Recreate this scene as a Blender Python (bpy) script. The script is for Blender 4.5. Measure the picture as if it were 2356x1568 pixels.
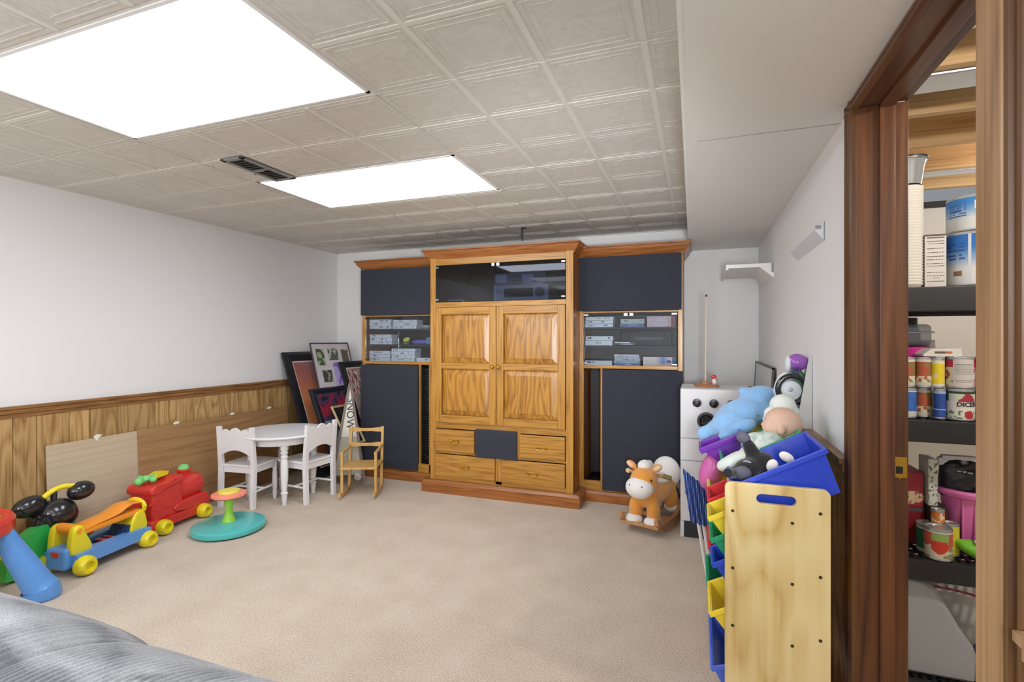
import bpy, bmesh, math, random
from mathutils import Vector, Matrix, Euler, noise
random.seed(7)
for _o in list(bpy.data.objects): bpy.data.objects.remove(_o)
scn = bpy.context.scene
COL = scn.collection
PI = math.pi
# ---------------- camera, world, exposure ----------------
cd = bpy.data.cameras.new('camera'); cam = bpy.data.objects.new('camera', cd); COL.objects.link(cam)
cd.sensor_width = 36; cd.lens = 36*1165/2356; cd.clip_start = .02
cd.shift_y = -6/2356
cam.location = (0, 0, 1.2); cam.rotation_euler = (PI/2, 0, math.radians(20.13))
scn.camera = cam
w = bpy.data.worlds.new('world'); scn.world = w; w.use_nodes = True
w.node_tree.nodes['Background'].inputs[0].default_value = (.8, .85, .9, 1)
w.node_tree.nodes['Background'].inputs[1].default_value = .3
scn.view_settings.view_transform = 'Standard'; scn.view_settings.look = 'None'
scn.view_settings.exposure = 0.16; scn.view_settings.gamma = 1; scn.view_settings.use_curve_mapping = False
PANEL = 7.6      # radiance of the ceiling light diffusers
FILL_FLASH = 260      # watts of a soft flash added beside the camera to brighten the far end
FILL_LAMP = (48, 44)       # watts of the two fill lamps added out of view behind the camera
FILL_BULB = (30, 15)        # watts of the two bulbs added out of view to light the storage room

fl = bpy.data.lights.new('added_flash', 'SPOT'); fl.energy = FILL_FLASH; fl.spot_size = math.radians(56); fl.spot_blend = 1; fl.shadow_soft_size = .12; fl.color = (.95, .98, 1)
fo = bpy.data.objects.new('added_flash', fl); COL.objects.link(fo); fo.location = (.14, -.05, 1.12)
fo.rotation_euler = (Vector((-1.35, 4.2, 1.52))-fo.location).to_track_quat('-Z', 'Y').to_euler()
# ---------------- materials ----------------
def lin(h):
    if isinstance(h, str):
        h = h.lstrip('#'); h = [int(h[i:i+2], 16)/255 for i in (0, 2, 4)]
    return tuple(((c/12.92) if c <= .04045 else ((c+.055)/1.055)**2.4) for c in h[:3])
def nt(name):
    m = bpy.data.materials.new(name); m.use_nodes = True
    n = m.node_tree; b = n.nodes['Principled BSDF']
    return m, n, b
def L(n, a, b): n.links.new(a, b)
def node(n, t, **k):
    x = n.nodes.new(t)
    for q, v in k.items(): setattr(x, q, v)
    return x
def ramp(n, fac, stops):
    r = node(n, 'ShaderNodeValToRGB'); L(n, fac, r.inputs[0])
    e = r.color_ramp.elements
    while len(e) < len(stops): e.new(.5)
    for i, (p, c) in enumerate(stops):
        e[i].position = p; e[i].color = (*lin(c), 1)
    return r
def coords(n, scale=(1, 1, 1), rnd=True, kind='Object'):
    t = node(n, 'ShaderNodeTexCoord'); mp = node(n, 'ShaderNodeMapping')
    src = t.outputs[kind]
    if rnd:
        oi = node(n, 'ShaderNodeObjectInfo'); vm = node(n, 'ShaderNodeVectorMath', operation='SCALE')
        cb = node(n, 'ShaderNodeCombineXYZ')
        for i in range(3): L(n, oi.outputs['Random'], cb.inputs[i])
        L(n, cb.outputs[0], vm.inputs[0]); vm.inputs['Scale'].default_value = 13.7
        ad = node(n, 'ShaderNodeVectorMath', operation='ADD'); L(n, src, ad.inputs[0]); L(n, vm.outputs[0], ad.inputs[1])
        src = ad.outputs[0]
    L(n, src, mp.inputs[0]); mp.inputs['Scale'].default_value = scale
    return mp.outputs[0]
_mats = {}
def plain(name, col, rough=.5, metal=0, spec=.5, bump=0, bscale=200, var=0, vscale=8, coat=0, trans=0, sheen=0):
    if name in _mats: return _mats[name]
    m, n, b = nt(name); c = lin(col)
    b.inputs['Base Color'].default_value = (*c, 1); b.inputs['Roughness'].default_value = rough
    b.inputs['Metallic'].default_value = metal; b.inputs['Specular IOR Level'].default_value = spec
    b.inputs['Coat Weight'].default_value = coat; b.inputs['Transmission Weight'].default_value = trans
    b.inputs['Sheen Weight'].default_value = sheen
    if var:
        no = node(n, 'ShaderNodeTexNoise'); L(n, coords(n, (1, 1, 1), False), no.inputs['Vector']); no.inputs['Scale'].default_value = vscale
        no.inputs['Detail'].default_value = 4
        mx = node(n, 'ShaderNodeMixRGB', blend_type='MIX'); L(n, no.outputs[0], mx.inputs[0])
        mx.inputs[1].default_value = (*[v*(1-var) for v in c], 1); mx.inputs[2].default_value = (*[min(1, v*(1+var)) for v in c], 1)
        L(n, mx.outputs[0], b.inputs['Base Color'])
    if bump:
        no = node(n, 'ShaderNodeTexNoise'); L(n, coords(n, (1, 1, 1), False), no.inputs['Vector']); no.inputs['Scale'].default_value = bscale
        no.inputs['Detail'].default_value = 3
        bp = node(n, 'ShaderNodeBump'); bp.inputs['Strength'].default_value = bump; bp.inputs['Distance'].default_value = .004
        L(n, no.outputs[0], bp.inputs['Height']); L(n, bp.outputs[0], b.inputs['Normal'])
    _mats[name] = m; return m
def wood(name, light, mid, dark, axis=2, rough=.4, fine=60, ring=9, contrast=.5, tint=.12, coat=0, stretch=14):
    """grain runs along axis; rings give cathedral figure"""
    if name in _mats: return _mats[name]
    m, n, b = nt(name)
    s = [1, 1, 1]; s[axis] = 1/stretch
    v = coords(n, s)
    n1 = node(n, 'ShaderNodeTexNoise'); L(n, v, n1.inputs['Vector']); n1.inputs['Scale'].default_value = ring; n1.inputs['Detail'].default_value = 2
    mu = node(n, 'ShaderNodeMath', operation='MULTIPLY'); L(n, n1.outputs[0], mu.inputs[0]); mu.inputs[1].default_value = 11
    fr = node(n, 'ShaderNodeMath', operation='PINGPONG'); L(n, mu.outputs[0], fr.inputs[0]); fr.inputs[1].default_value = .5
    s2 = [1, 1, 1]; s2[axis] = 1/40
    n2 = node(n, 'ShaderNodeTexNoise'); L(n, coords(n, s2), n2.inputs['Vector']); n2.inputs['Scale'].default_value = fine*3; n2.inputs['Detail'].default_value = 3
    ad = node(n, 'ShaderNodeMath', operation='MULTIPLY_ADD'); L(n, fr.outputs[0], ad.inputs[0]); ad.inputs[1].default_value = contrast*1.2
    sc = node(n, 'ShaderNodeMath', operation='MULTIPLY'); L(n, n2.outputs[0], sc.inputs[0]); sc.inputs[1].default_value = .75
    L(n, sc.outputs[0], ad.inputs[2])
    r = ramp(n, ad.outputs[0], [(.22, dark), (.45, mid), (.8, light)])
    oi = node(n, 'ShaderNodeObjectInfo'); mr = node(n, 'ShaderNodeMapRange'); L(n, oi.outputs['Random'], mr.inputs[0])
    mr.inputs[3].default_value = 1-tint; mr.inputs[4].default_value = 1+tint
    hs = node(n, 'ShaderNodeHueSaturation'); L(n, r.outputs[0], hs.inputs['Color']); L(n, mr.outputs[0], hs.inputs['Value'])
    L(n, hs.outputs[0], b.inputs['Base Color'])
    b.inputs['Roughness'].default_value = rough; b.inputs['Coat Weight'].default_value = coat; b.inputs['Coat Roughness'].default_value = .25
    bp = node(n, 'ShaderNodeBump'); bp.inputs['Strength'].default_value = .15; bp.inputs['Distance'].default_value = .002
    L(n, n2.outputs[0], bp.inputs['Height']); L(n, bp.outputs[0], b.inputs['Normal'])
    _mats[name] = m; return m
def glass(name, tint, refl=.12, rough=.02, alpha=.5):
    if name in _mats: return _mats[name]
    m = bpy.data.materials.new(name); m.use_nodes = True; n = m.node_tree; n.nodes.clear()
    o = node(n, 'ShaderNodeOutputMaterial'); t = node(n, 'ShaderNodeBsdfTransparent'); t.inputs[0].default_value = (*lin(tint), 1)
    g = node(n, 'ShaderNodeBsdfGlossy'); g.inputs['Roughness'].default_value = rough; g.inputs[0].default_value = (1, 1, 1, 1)
    lw = node(n, 'ShaderNodeFresnel'); lw.inputs[0].default_value = 1.5
    mu = node(n, 'ShaderNodeMath', operation='MULTIPLY_ADD'); L(n, lw.outputs[0], mu.inputs[0]); mu.inputs[1].default_value = .7; mu.inputs[2].default_value = refl-.05
    mx = node(n, 'ShaderNodeMixShader'); L(n, mu.outputs[0], mx.inputs[0]); L(n, t.outputs[0], mx.inputs[1]); L(n, g.outputs[0], mx.inputs[2])
    L(n, mx.outputs[0], o.inputs[0]); _mats[name] = m; return m
def tinted(name, col, alpha=.6, rough=.25):
    """coloured see-through plastic"""
    if name in _mats: return _mats[name]
    m, n, b = nt(name); b.inputs['Base Color'].default_value = (*lin(col), 1); b.inputs['Roughness'].default_value = rough
    b.inputs['Alpha'].default_value = alpha; _mats[name] = m; return m
def printed(name='printed_paper', rough=.55):
    if name in _mats: return _mats[name]
    m, n, b = nt(name); a = node(n, 'ShaderNodeAttribute', attribute_name='Col'); L(n, a.outputs['Color'], b.inputs['Base Color'])
    b.inputs['Roughness'].default_value = rough; _mats[name] = m; return m
def emit(name, col, s):
    m = bpy.data.materials.new(name); m.use_nodes = True; n = m.node_tree; n.nodes.clear()
    o = node(n, 'ShaderNodeOutputMaterial'); e = node(n, 'ShaderNodeEmission'); e.inputs[0].default_value = (*lin(col), 1); e.inputs[1].default_value = s
    L(n, e.outputs[0], o.inputs[0]); return m

# ---------------- mesh builder ----------------
class MB:
    def __init__(s): s.b = bmesh.new()
    def _x(s, vs, M):
        if M is not None: bmesh.ops.transform(s.b, matrix=M, verts=vs)
    def box(s, x0, x1, y0, y1, z0, z1, bev=0, M=None, seg=2):
        t = bmesh.new(); bmesh.ops.create_cube(t, size=1)
        for v in t.verts: v.co = Vector(((x0+x1)/2+v.co.x*(x1-x0), (y0+y1)/2+v.co.y*(y1-y0), (z0+z1)/2+v.co.z*(z1-z0)))
        if bev: bmesh.ops.bevel(t, geom=list(t.edges)+list(t.verts), offset=bev, segments=seg, affect='EDGES', profile=.5)
        return s.add(t, M)
    def add(s, t, M=None):
        if M is not None: bmesh.ops.transform(t, matrix=M, verts=t.verts)
        me = bpy.data.meshes.new('t'); t.to_mesh(me); t.free(); s.b.from_mesh(me); bpy.data.meshes.remove(me); return s
    def hexa(s, p):
        """p: 8 corners, bottom ring 0-3 then top ring 4-7 (ccw)"""
        v = [s.b.verts.new(q) for q in p]
        for f in ((3, 2, 1, 0), (4, 5, 6, 7), (0, 1, 5, 4), (1, 2, 6, 5), (2, 3, 7, 6), (3, 0, 4, 7)): s.b.faces.new([v[i] for i in f])
        return s
    def cyl(s, p0, p1, r0, r1=None, seg=16, caps=True):
        r1 = r0 if r1 is None else r1
        return s.tube([p0, p1], [r0, r1], seg, caps)
    def tube(s, pts, rad, seg=12, caps=True, smooth=0):
        pts = [Vector(p) for p in pts]
        if not hasattr(rad, '__len__'): rad = [rad]*len(pts)
        if smooth:
            P, R = [], []
            for i in range(len(pts)-1):
                a, b, c, d = pts[max(i-1, 0)], pts[i], pts[i+1], pts[min(i+2, len(pts)-1)]
                for k in range(smooth):
                    t = k/smooth
                    P.append(.5*((2*b)+(c-a)*t+(2*a-5*b+4*c-d)*t*t+(3*b-a-3*c+d)*t**3)); R.append(rad[i]+(rad[i+1]-rad[i])*t)
            P.append(pts[-1]); R.append(rad[-1]); pts, rad = P, R
        d0 = (pts[1]-pts[0]).normalized(); up = Vector((0, 0, 1)) if abs(d0.z) < .9 else Vector((1, 0, 0))
        nx = d0.cross(up).normalized(); rings = []
        for i, p in enumerate(pts):
            d = (pts[min(i+1, len(pts)-1)]-pts[max(i-1, 0)]).normalized()
            nx = (nx-d*nx.dot(d)).normalized(); ny = d.cross(nx)
            rings.append([s.b.verts.new(p+(nx*math.cos(a)+ny*math.sin(a))*rad[i]) for a in [2*PI*k/seg for k in range(seg)]])
        for a, b in zip(rings, rings[1:]):
            for k in range(seg): s.b.faces.new((a[k], a[(k+1) % seg], b[(k+1) % seg], b[k]))
        if caps: s.b.faces.new(rings[0][::-1]); s.b.faces.new(rings[-1])
        return s
    def lathe(s, prof, c=(0, 0, 0), seg=24, M=None, sx=1, sy=1):
        """prof: (r, z) list from bottom to top; r=0 closes"""
        rings = []; c = Vector(c); new = []
        for r, z in prof:
            if r < 1e-6: rg = [s.b.verts.new(c+Vector((0, 0, z)))]
            else: rg = [s.b.verts.new(c+Vector((r*sx*math.cos(2*PI*k/seg), r*sy*math.sin(2*PI*k/seg), z))) for k in range(seg)]
            rings.append(rg); new += rg
        for a, b in zip(rings, rings[1:]):
            for k in range(seg):
                q = (k+1) % seg
                if len(a) == 1 and len(b) == 1: continue
                if len(a) == 1: s.b.faces.new((a[0], b[q], b[k]))
                elif len(b) == 1: s.b.faces.new((a[k], a[q], b[0]))
                else: s.b.faces.new((a[k], a[q], b[q], b[k]))
        s._x(new, M); return s
    def ell(s, c, r, rot=(0, 0, 0), seg=20, M=None):
        if not hasattr(r, '__len__'): r = (r, r, r)
        t = bmesh.new(); bmesh.ops.create_uvsphere(t, u_segments=seg, v_segments=max(8, seg*2//3), radius=1)
        X = Matrix.Translation(c) @ Euler(rot).to_matrix().to_4x4() @ Matrix.Diagonal((*r, 1))
        if M is not None: X = M @ X
        return s.add(t, X)
    def prism(s, poly, t0, t1, axis='y', M=None):
        """poly in the plane perpendicular to axis: y->(x,z), x->(y,z), z->(x,y)"""
        f = {'y': lambda a, b, t: (a, t, b), 'x': lambda a, b, t: (t, a, b), 'z': lambda a, b, t: (a, b, t)}[axis]
        A = [s.b.verts.new(f(a, b, t0)) for a, b in poly]; B = [s.b.verts.new(f(a, b, t1)) for a, b in poly]
        n = len(poly); s.b.faces.new(A); s.b.faces.new(B[::-1])
        for i in range(n): s.b.faces.new((A[i], B[i], B[(i+1) % n], A[(i+1) % n]))
        s._x(A+B, M); return s
    def shell(s, fn, nu, nv, closed_u=False):
        """grid surface fn(u,v)->point"""
        g = [[s.b.verts.new(fn(i/nu, j/nv)) for j in range(nv+1)] for i in range(nu if closed_u else nu+1)]
        for i in range(nu):
            for j in range(nv):
                a, b = g[i], g[(i+1) % len(g)]
                s.b.faces.new((a[j], b[j], b[j+1], a[j+1]))
        return s
def put(name, mb, m, parent=None, smooth=True, loc=None, ang=38, norm=True, wn=True):
    bm = mb.b if isinstance(mb, MB) else mb
    if norm: bmesh.ops.recalc_face_normals(bm, faces=bm.faces)
    me = bpy.data.meshes.new(name); bm.to_mesh(me); bm.free()
    if smooth:
        me.polygons.foreach_set('use_smooth', [True]*len(me.polygons)); me.set_sharp_from_angle(angle=math.radians(ang))
    if m is not None:
        for q in (m if isinstance(m, (list, tuple)) else [m]): me.materials.append(q)
    o = bpy.data.objects.new(name, me); COL.objects.link(o)
    if parent is not None: o.parent = parent
    if loc: o.location = loc
    if smooth and wn and len(me.polygons) < 4000:
        q = o.modifiers.new('weighted', 'WEIGHTED_NORMAL'); q.keep_sharp = True; q.mode = 'FACE_AREA'
    return o
def thing(name, label, cat, loc=(0, 0, 0), rotz=0, group=None, rot=None):
    o = bpy.data.objects.new(name, None); COL.objects.link(o); o.empty_display_size = .05
    o.location = loc; o.rotation_euler = rot if rot else (0, 0, rotz); o['label'] = label; o['category'] = cat
    if group: o['group'] = group
    return o
def tag(o, label, cat, group=None):
    o['label'] = label; o['category'] = cat
    if group: o['group'] = group
    return o
def struct(o): o['kind'] = 'structure'; return o
def kids(o): return [c for c in bpy.data.objects if c.parent == o]
def dup(root, loc=None, rotz=None, label=None):
    r = root.copy(); COL.objects.link(r)
    if loc is not None: r.location = loc
    if rotz is not None: r.rotation_euler = (0, 0, rotz)
    if label: r['label'] = label
    for ch in kids(root):
        c = ch.copy(); COL.objects.link(c); c.parent = r
        for g in kids(ch):
            d = g.copy(); COL.objects.link(d); d.parent = c
    return r
def text(s, size, m, parent, M, name='lettering', ext=.0006, align='CENTER', bold=0):
    cu = bpy.data.curves.new('txt', 'FONT'); cu.body = s; cu.size = size; cu.extrude = ext; cu.align_x = align; cu.align_y = 'CENTER'; cu.offset = bold
    cu.resolution_u = 3
    t = bpy.data.objects.new('txt', cu); COL.objects.link(t); dg = bpy.context.evaluated_depsgraph_get()
    me = bpy.data.meshes.new_from_object(t.evaluated_get(dg)); bpy.data.objects.remove(t); bpy.data.curves.remove(cu)
    me.transform(M); me.materials.clear(); me.materials.append(m); me.name = name
    o = bpy.data.objects.new(name, me); COL.objects.link(o); o.parent = parent; return o
def plate(outer, holes, t, M=None, bev=0):
    """2D outline with holes, thickness t; returns a bmesh in xy plane centred on z=0"""
    cu = bpy.data.curves.new('pl', 'CURVE'); cu.dimensions = '2D'; cu.fill_mode = 'BOTH'; cu.extrude = t/2-bev; cu.bevel_depth = bev; cu.bevel_resolution = 1
    if bev: cu.offset = -bev
    for ring in [outer]+holes:
        sp = cu.splines.new('POLY'); sp.points.add(len(ring)-1); sp.use_cyclic_u = True
        for i, (x, y) in enumerate(ring): sp.points[i].co = (x, y, 0, 1)
    o = bpy.data.objects.new('pl', cu); COL.objects.link(o); dg = bpy.context.evaluated_depsgraph_get()
    me = bpy.data.meshes.new_from_object(o.evaluated_get(dg)); bpy.data.objects.remove(o); bpy.data.curves.remove(cu)
    if M is not None: me.transform(M)
    mb = MB(); mb.b.from_mesh(me); bpy.data.meshes.remove(me); bmesh.ops.remove_doubles(mb.b, verts=mb.b.verts, dist=1e-5); return mb
def rrect(x0, x1, y0, y1, r, n=6):
    out = []
    for cx, cy, a0 in ((x1-r, y0+r, -PI/2), (x1-r, y1-r, 0), (x0+r, y1-r, PI/2), (x0+r, y0+r, PI)):
        for k in range(n+1):
            a = a0+PI/2*k/n; out.append((cx+r*math.cos(a), cy+r*math.sin(a)))
    return out
def colour(me, fn):
    """paint each face by its fn(u, v) stored order"""
    at = me.color_attributes.new('Col', 'FLOAT_COLOR', 'CORNER'); buf = []
    for p, c in zip(me.polygons, fn):
        for _ in p.loop_indices: buf += [*lin(c), 1]
    at.data.foreach_set('color', buf)
def art(name, parent, w, h, nx, ny, fn, M, m=None, label=None):
    """flat printed sheet in its own xz plane facing -y; fn(u,v)->sRGB"""
    vs = [M @ Vector((w*i/nx, 0, h*j/ny)) for j in range(ny+1) for i in range(nx+1)]
    fs, cs = [], []
    for j in range(ny):
        for i in range(nx):
            a = j*(nx+1)+i; fs.append((a, a+1, a+nx+2, a+nx+1)); cs.append(fn((i+.5)/nx, (j+.5)/ny))
    me = bpy.data.meshes.new(name); me.from_pydata(vs, [], fs); colour(me, cs); me.materials.append(m or printed())
    o = bpy.data.objects.new(name, me); COL.objects.link(o); o.parent = parent
    if label: o['label'] = label
    return o
def wrap(name, parent, r, z0, z1, nu, nv, fn, c=(0, 0), ry=None, a0=0, m=None):
    """label wrapped round an upright can; u=0 faces -y (towards the viewer), runs counter-clockwise"""
    ry = ry or r; vs, fs, cs = [], [], []
    for j in range(nv+1):
        for i in range(nu):
            a = -PI/2+a0+2*PI*i/nu; vs.append((c[0]+r*math.cos(a), c[1]+ry*math.sin(a), z0+(z1-z0)*j/nv))
    for j in range(nv):
        for i in range(nu):
            k = (i+1) % nu; fs.append((j*nu+i, j*nu+k, (j+1)*nu+k, (j+1)*nu+i)); cs.append(fn((i+.5)/nu, (j+.5)/nv))
    me = bpy.data.meshes.new(name); me.from_pydata(vs, [], fs); colour(me, cs); me.materials.append(m or printed())
    me.polygons.foreach_set('use_smooth', [True]*len(me.polygons))
    o = bpy.data.objects.new(name, me); COL.objects.link(o); o.parent = parent; return o
def T(x, y, z): return Matrix.Translation((x, y, z))
def R(a, ax): return Matrix.Rotation(math.radians(a), 4, ax)
def hx(c): c = c.lstrip('#'); return [int(c[i:i+2], 16)/255 for i in (0, 2, 4)]
def mixc(a, b, t): a = hx(a) if isinstance(a, str) else a; b = hx(b) if isinstance(b, str) else b; return [p+(q-p)*t for p, q in zip(a, b)]
def nz(x, y, s=1, o=0): return noise.noise(Vector((x*s+o, y*s-o, o*.37)))*.5+.5
# ---------------- palette ----------------
M_WALL = plain('wall_paint', '#ebebeb', .75, bump=.05, bscale=120)
M_CEIL = None
M_WHITE = plain('white_paint', '#f0f0f2', .35)
M_GRID = plain('grid_paint', '#dedbd5', .5)
M_BLACK = plain('black_plastic', '#1b1b1e', .45)
M_DARK = plain('dark_gap', '#14110f', .8)
M_CHROME = plain('chrome', '#d8dade', .15, 1)
M_BRASS = plain('brass', '#c9a24a', .25, 1)
M_FABRIC = plain('speaker_fabric', '#2b2e3b', .85, bump=.4, bscale=900, sheen=.15)
OAK_V = wood('oak_vertical', '#be8c40', '#ab7930', '#7d501e', 2, .32, 60, 9, .55, .05, .25)
OAK_H = wood('oak_horizontal', '#be8c40', '#ab7930', '#7d501e', 0, .32, 60, 9, .55, .05, .25)
OAK_P = wood('oak_panel', '#b88436', '#9d6b27', '#694015', 2, .3, 50, 7, .8, .05, .3, 7)
OAK_R = wood('oak_trim_red', '#ab6f37', '#965a29', '#6b3b18', 0, .35, 60, 9, .45, .04, .2)
OAK_SIDE_SHADE = wood('oak_side_shade', '#a5682f', '#8f5526', '#673716', 2, .4, 60, 8, .45, .04, .1)  # darker copy of the oak: shade on the sides put into the colour
PANEL_W = wood('wainscot_oak', '#c3a06b', '#aa8552', '#7d5a30', 2, .5, 40, 7, .75, .13, 0, 7)
PANEL_R = wood('wainscot_right', '#a8804c', '#8a6438', '#563a1e', 2, .5, 40, 7, .75, .15, 0, 7)
RAIL_W = wood('chair_rail_oak', '#9d7345', '#845c35', '#5b3a1e', 1, .4, 60, 9, .5, .05, .1)
RAIL_X = wood('chair_rail_oak_x', '#9d7345', '#845c35', '#5b3a1e', 0, .4, 60, 9, .5, .05, .1)
JAMB = wood('jamb_stain', '#6f4424', '#573118', '#34190c', 2, .35, 30, 6, .6, .1, .2)
JAMB_Y = wood('jamb_stain_y', '#7a5338', '#63412b', '#3b2416', 1, .4, 30, 6, .6, .1, .1)
CASING = wood('casing_light', '#b59270', '#a07b56', '#7f5c3c', 2, .4, 30, 6, .4, .06, .1)
CASING_D = wood('casing_brown', '#74502c', '#5f3d1d', '#432711', 2, .4, 30, 6, .4, .06, .1)
JOIST = wood('joist_pine', '#cfae82', '#c09c6d', '#9c7850', 0, .7, 40, 6, .45, .1)

# ---------------- room shell ----------------
XL, XR, YB, YN, ZC, ZS = -3.43, .43, 4.21, -2.6, 2.055, 1.885
def carpet_mat():
    m, n, b = nt('carpet'); v = coords(n, (1, 1, 1), False)
    a = node(n, 'ShaderNodeTexNoise'); L(n, v, a.inputs['Vector']); a.inputs['Scale'].default_value = 160; a.inputs['Detail'].default_value = 4
    c = node(n, 'ShaderNodeTexNoise'); L(n, v, c.inputs['Vector']); c.inputs['Scale'].default_value = 5; c.inputs['Detail'].default_value = 5
    ad = node(n, 'ShaderNodeMath', operation='MULTIPLY_ADD'); L(n, c.outputs[0], ad.inputs[0]); ad.inputs[1].default_value = .3; L(n, a.outputs[0], ad.inputs[2])
    r = ramp(n, ad.outputs[0], [(.42, '#ad9c86'), (.62, '#cbbba6'), (.85, '#ddd0bf')]); L(n, r.outputs[0], b.inputs['Base Color'])
    b.inputs['Roughness'].default_value = .95; b.inputs['Specular IOR Level'].default_value = .1; b.inputs['Sheen Weight'].default_value = .2
    bp = node(n, 'ShaderNodeBump'); bp.inputs['Strength'].default_value = .8; bp.inputs['Distance'].default_value = .006
    L(n, a.outputs[0], bp.inputs['Height']); L(n, bp.outputs[0], b.inputs['Normal']); return m
struct(put('floor', MB().box(XL-.1, 3.0, YN-.1, 4.4, -.05, 0), carpet_mat()))
wl = struct(put('wall_left', MB().box(XL-.1, XL, YN-.1, YB+.1, 0, 2.4), M_WALL))
wb = struct(put('wall_back', MB().box(XL-.1, XR, YB, YB+.1, 0, 2.4), M_WALL))
struct(put('wall_rear', MB().box(XL-.1, XR+.122, YN-.1, YN, 0, 2.4), M_WALL))
DY0, DY1, DZ = .995, 1.705, 1.862     # door opening
m = MB().box(XR, XR+.12, DY1+.02, YB+.1, 0, 2.4).box(XR, XR+.12, YN-.1, DY0-.02, 0, 2.4).box(XR, XR+.12, DY0-.02, DY1+.02, DZ+.02, 2.4)
wr = struct(put('wall_right', m, M_WALL))
# soffit along the right wall
m = MB().prism([(.0, YN), (-.058, YB), (XR, YB), (XR, YN)], ZS, ZC+.03, 'z')
so = struct(put('ceiling_soffit', m, plain('soffit_paint', '#e8e6e2', .7)))
put('edge_bead', MB().prism([(.0, YN), (-.058, YB), (-.066, YB), (-.012, YN)], ZS-.001, ZS+.006, 'z'), M_WALL, so)
put('tape_seam', MB().box(.0, XR, 1.875, 1.877, ZS-.0012, ZS), plain('seam_grey', '#8d8b88', .8), so)

# ceiling tiles
def tile_mat():
    m, n, b = nt('ceiling_tile'); v = coords(n, (1, 1, 1), True)
    a = node(n, 'ShaderNodeTexNoise'); L(n, v, a.inputs['Vector']); a.inputs['Scale'].default_value = 22; a.inputs['Detail'].default_value = 5; a.inputs['Distortion'].default_value = 1.5
    r = ramp(n, a.outputs[0], [(.35, '#cfccc6'), (.6, '#d6d3cd'), (.75, '#dcd9d3')]); L(n, r.outputs[0], b.inputs['Base Color'])
    b.inputs['Roughness'].default_value = .8
    bp = node(n, 'ShaderNodeBump'); bp.inputs['Strength'].default_value = .3; bp.inputs['Distance'].default_value = .003
    L(n, a.outputs[0], bp.inputs['Height']); L(n, bp.outputs[0], b.inputs['Normal']); return m
M_TILE = tile_mat(); M_RIB = plain('tile_rib', '#dfdcd6', .7)
ceil = struct(put('ceiling', MB().box(XL, XR, YN, YB, ZC+.035, ZC+.07), M_GRID))
GX = [-3.43, -2.28, -1.06, .03]; GY = [-2.6, -2.16, -1.55, -.94, -.33, .28, .89, 1.50, 2.115, 2.725, 3.335, 3.945, 4.21]
LIGHTS = [(1, 6), (1, 8), (1, 4), (1, 2)]
_tm = {}
def tile_mesh(w, d, ox, oy):
    k = (round(w, 3), round(d, 3), round(ox, 3))
    if k in _tm: return _tm[k]
    mb = MB(); g = .0035; mb.box(g, w-g, g, d-g, 0, .012)
    cx = [ox+.305*i for i in range(-1, 6)]; cy = [.305*i for i in range(0, 4)]
    for i in range(len(cx)-1):
        for j in range(len(cy)-1):
            x0, x1, y0, y1 = max(cx[i], 0), min(cx[i+1], w), max(cy[j], 0), min(cy[j+1], d)
            if x1-x0 < .06 or y1-y0 < .06: continue
            for off, wd, h in ((.02, .006, .0011), (.042, .005, .0008)):   # two moulded frames in each square
                a0, a1, b0, b1 = x0+off, x1-off, y0+off, y1-off
                if a1-a0 < .04 or b1-b0 < .04: continue
                mb.box(a0, a1, b0, b0+wd, -h, 0); mb.box(a0, a1, b1-wd, b1, -h, 0)
                mb.box(a0, a0+wd, b0+wd, b1-wd, -h, 0); mb.box(a1-wd, a1, b0+wd, b1-wd, -h, 0)
    nt_ = len(mb.b.faces)
    for x in cx:                                                        # broad flat ribs between the squares
        if .03 < x < w-.03: mb.box(x-.009, x+.009, g, d-g, -.0022, 0)
    for y in cy:
        if .03 < y < d-.03: mb.box(g, w-g, y-.009, y+.009, -.002, 0)
    mb.b.faces.ensure_lookup_table()
    for f in list(mb.b.faces)[nt_:]: f.material_index = 1
    me = bpy.data.meshes.new('ceiling_tile'); mb.b.to_mesh(me); mb.b.free(); me.materials.append(M_TILE); me.materials.append(M_RIB); _tm[k] = me; return me
for i in range(3):
    for j in range(12):
        if (i, j) in LIGHTS: continue
        w_, d_ = GX[i+1]-GX[i], GY[j+1]-GY[j]
        o = bpy.data.objects.new('ceiling_tile', tile_mesh(w_, d_, (w_-1.22) if i == 0 else 0, 0)); COL.objects.link(o)
        o.parent = ceil; o.location = (GX[i], GY[j], ZC+random.uniform(0, .0025)); o.rotation_euler = (random.uniform(-.002, .002), random.uniform(-.001, .001), 0)
        if j == 0: o.scale = (1, 1, 1)
for i in (1, 2): put('grid_bar', MB().box(GX[i]-.011, GX[i]+.011, YN, YB, ZC+.004, ZC+.03), M_GRID, ceil)
for j in range(1, 12): put('grid_bar', MB().box(XL, .0, GY[j]-.011, GY[j]+.011, ZC+.003, ZC+.03), M_GRID, ceil)
wa = put('wall_angle', MB().box(XL, XL+.02, YN, YB, ZC-.003, ZC+.002).box(XL, 0, YB-.02, YB, ZC-.003, ZC+.002), M_GRID, ceil)
M_DIFF = emit('light_diffuser', '#f1f5ff', PANEL)
M_DIM = emit('light_diffuser_dim', '#f1f5ff', 3.0)  # for the two unseen panels added behind the camera to even out the light
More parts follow.
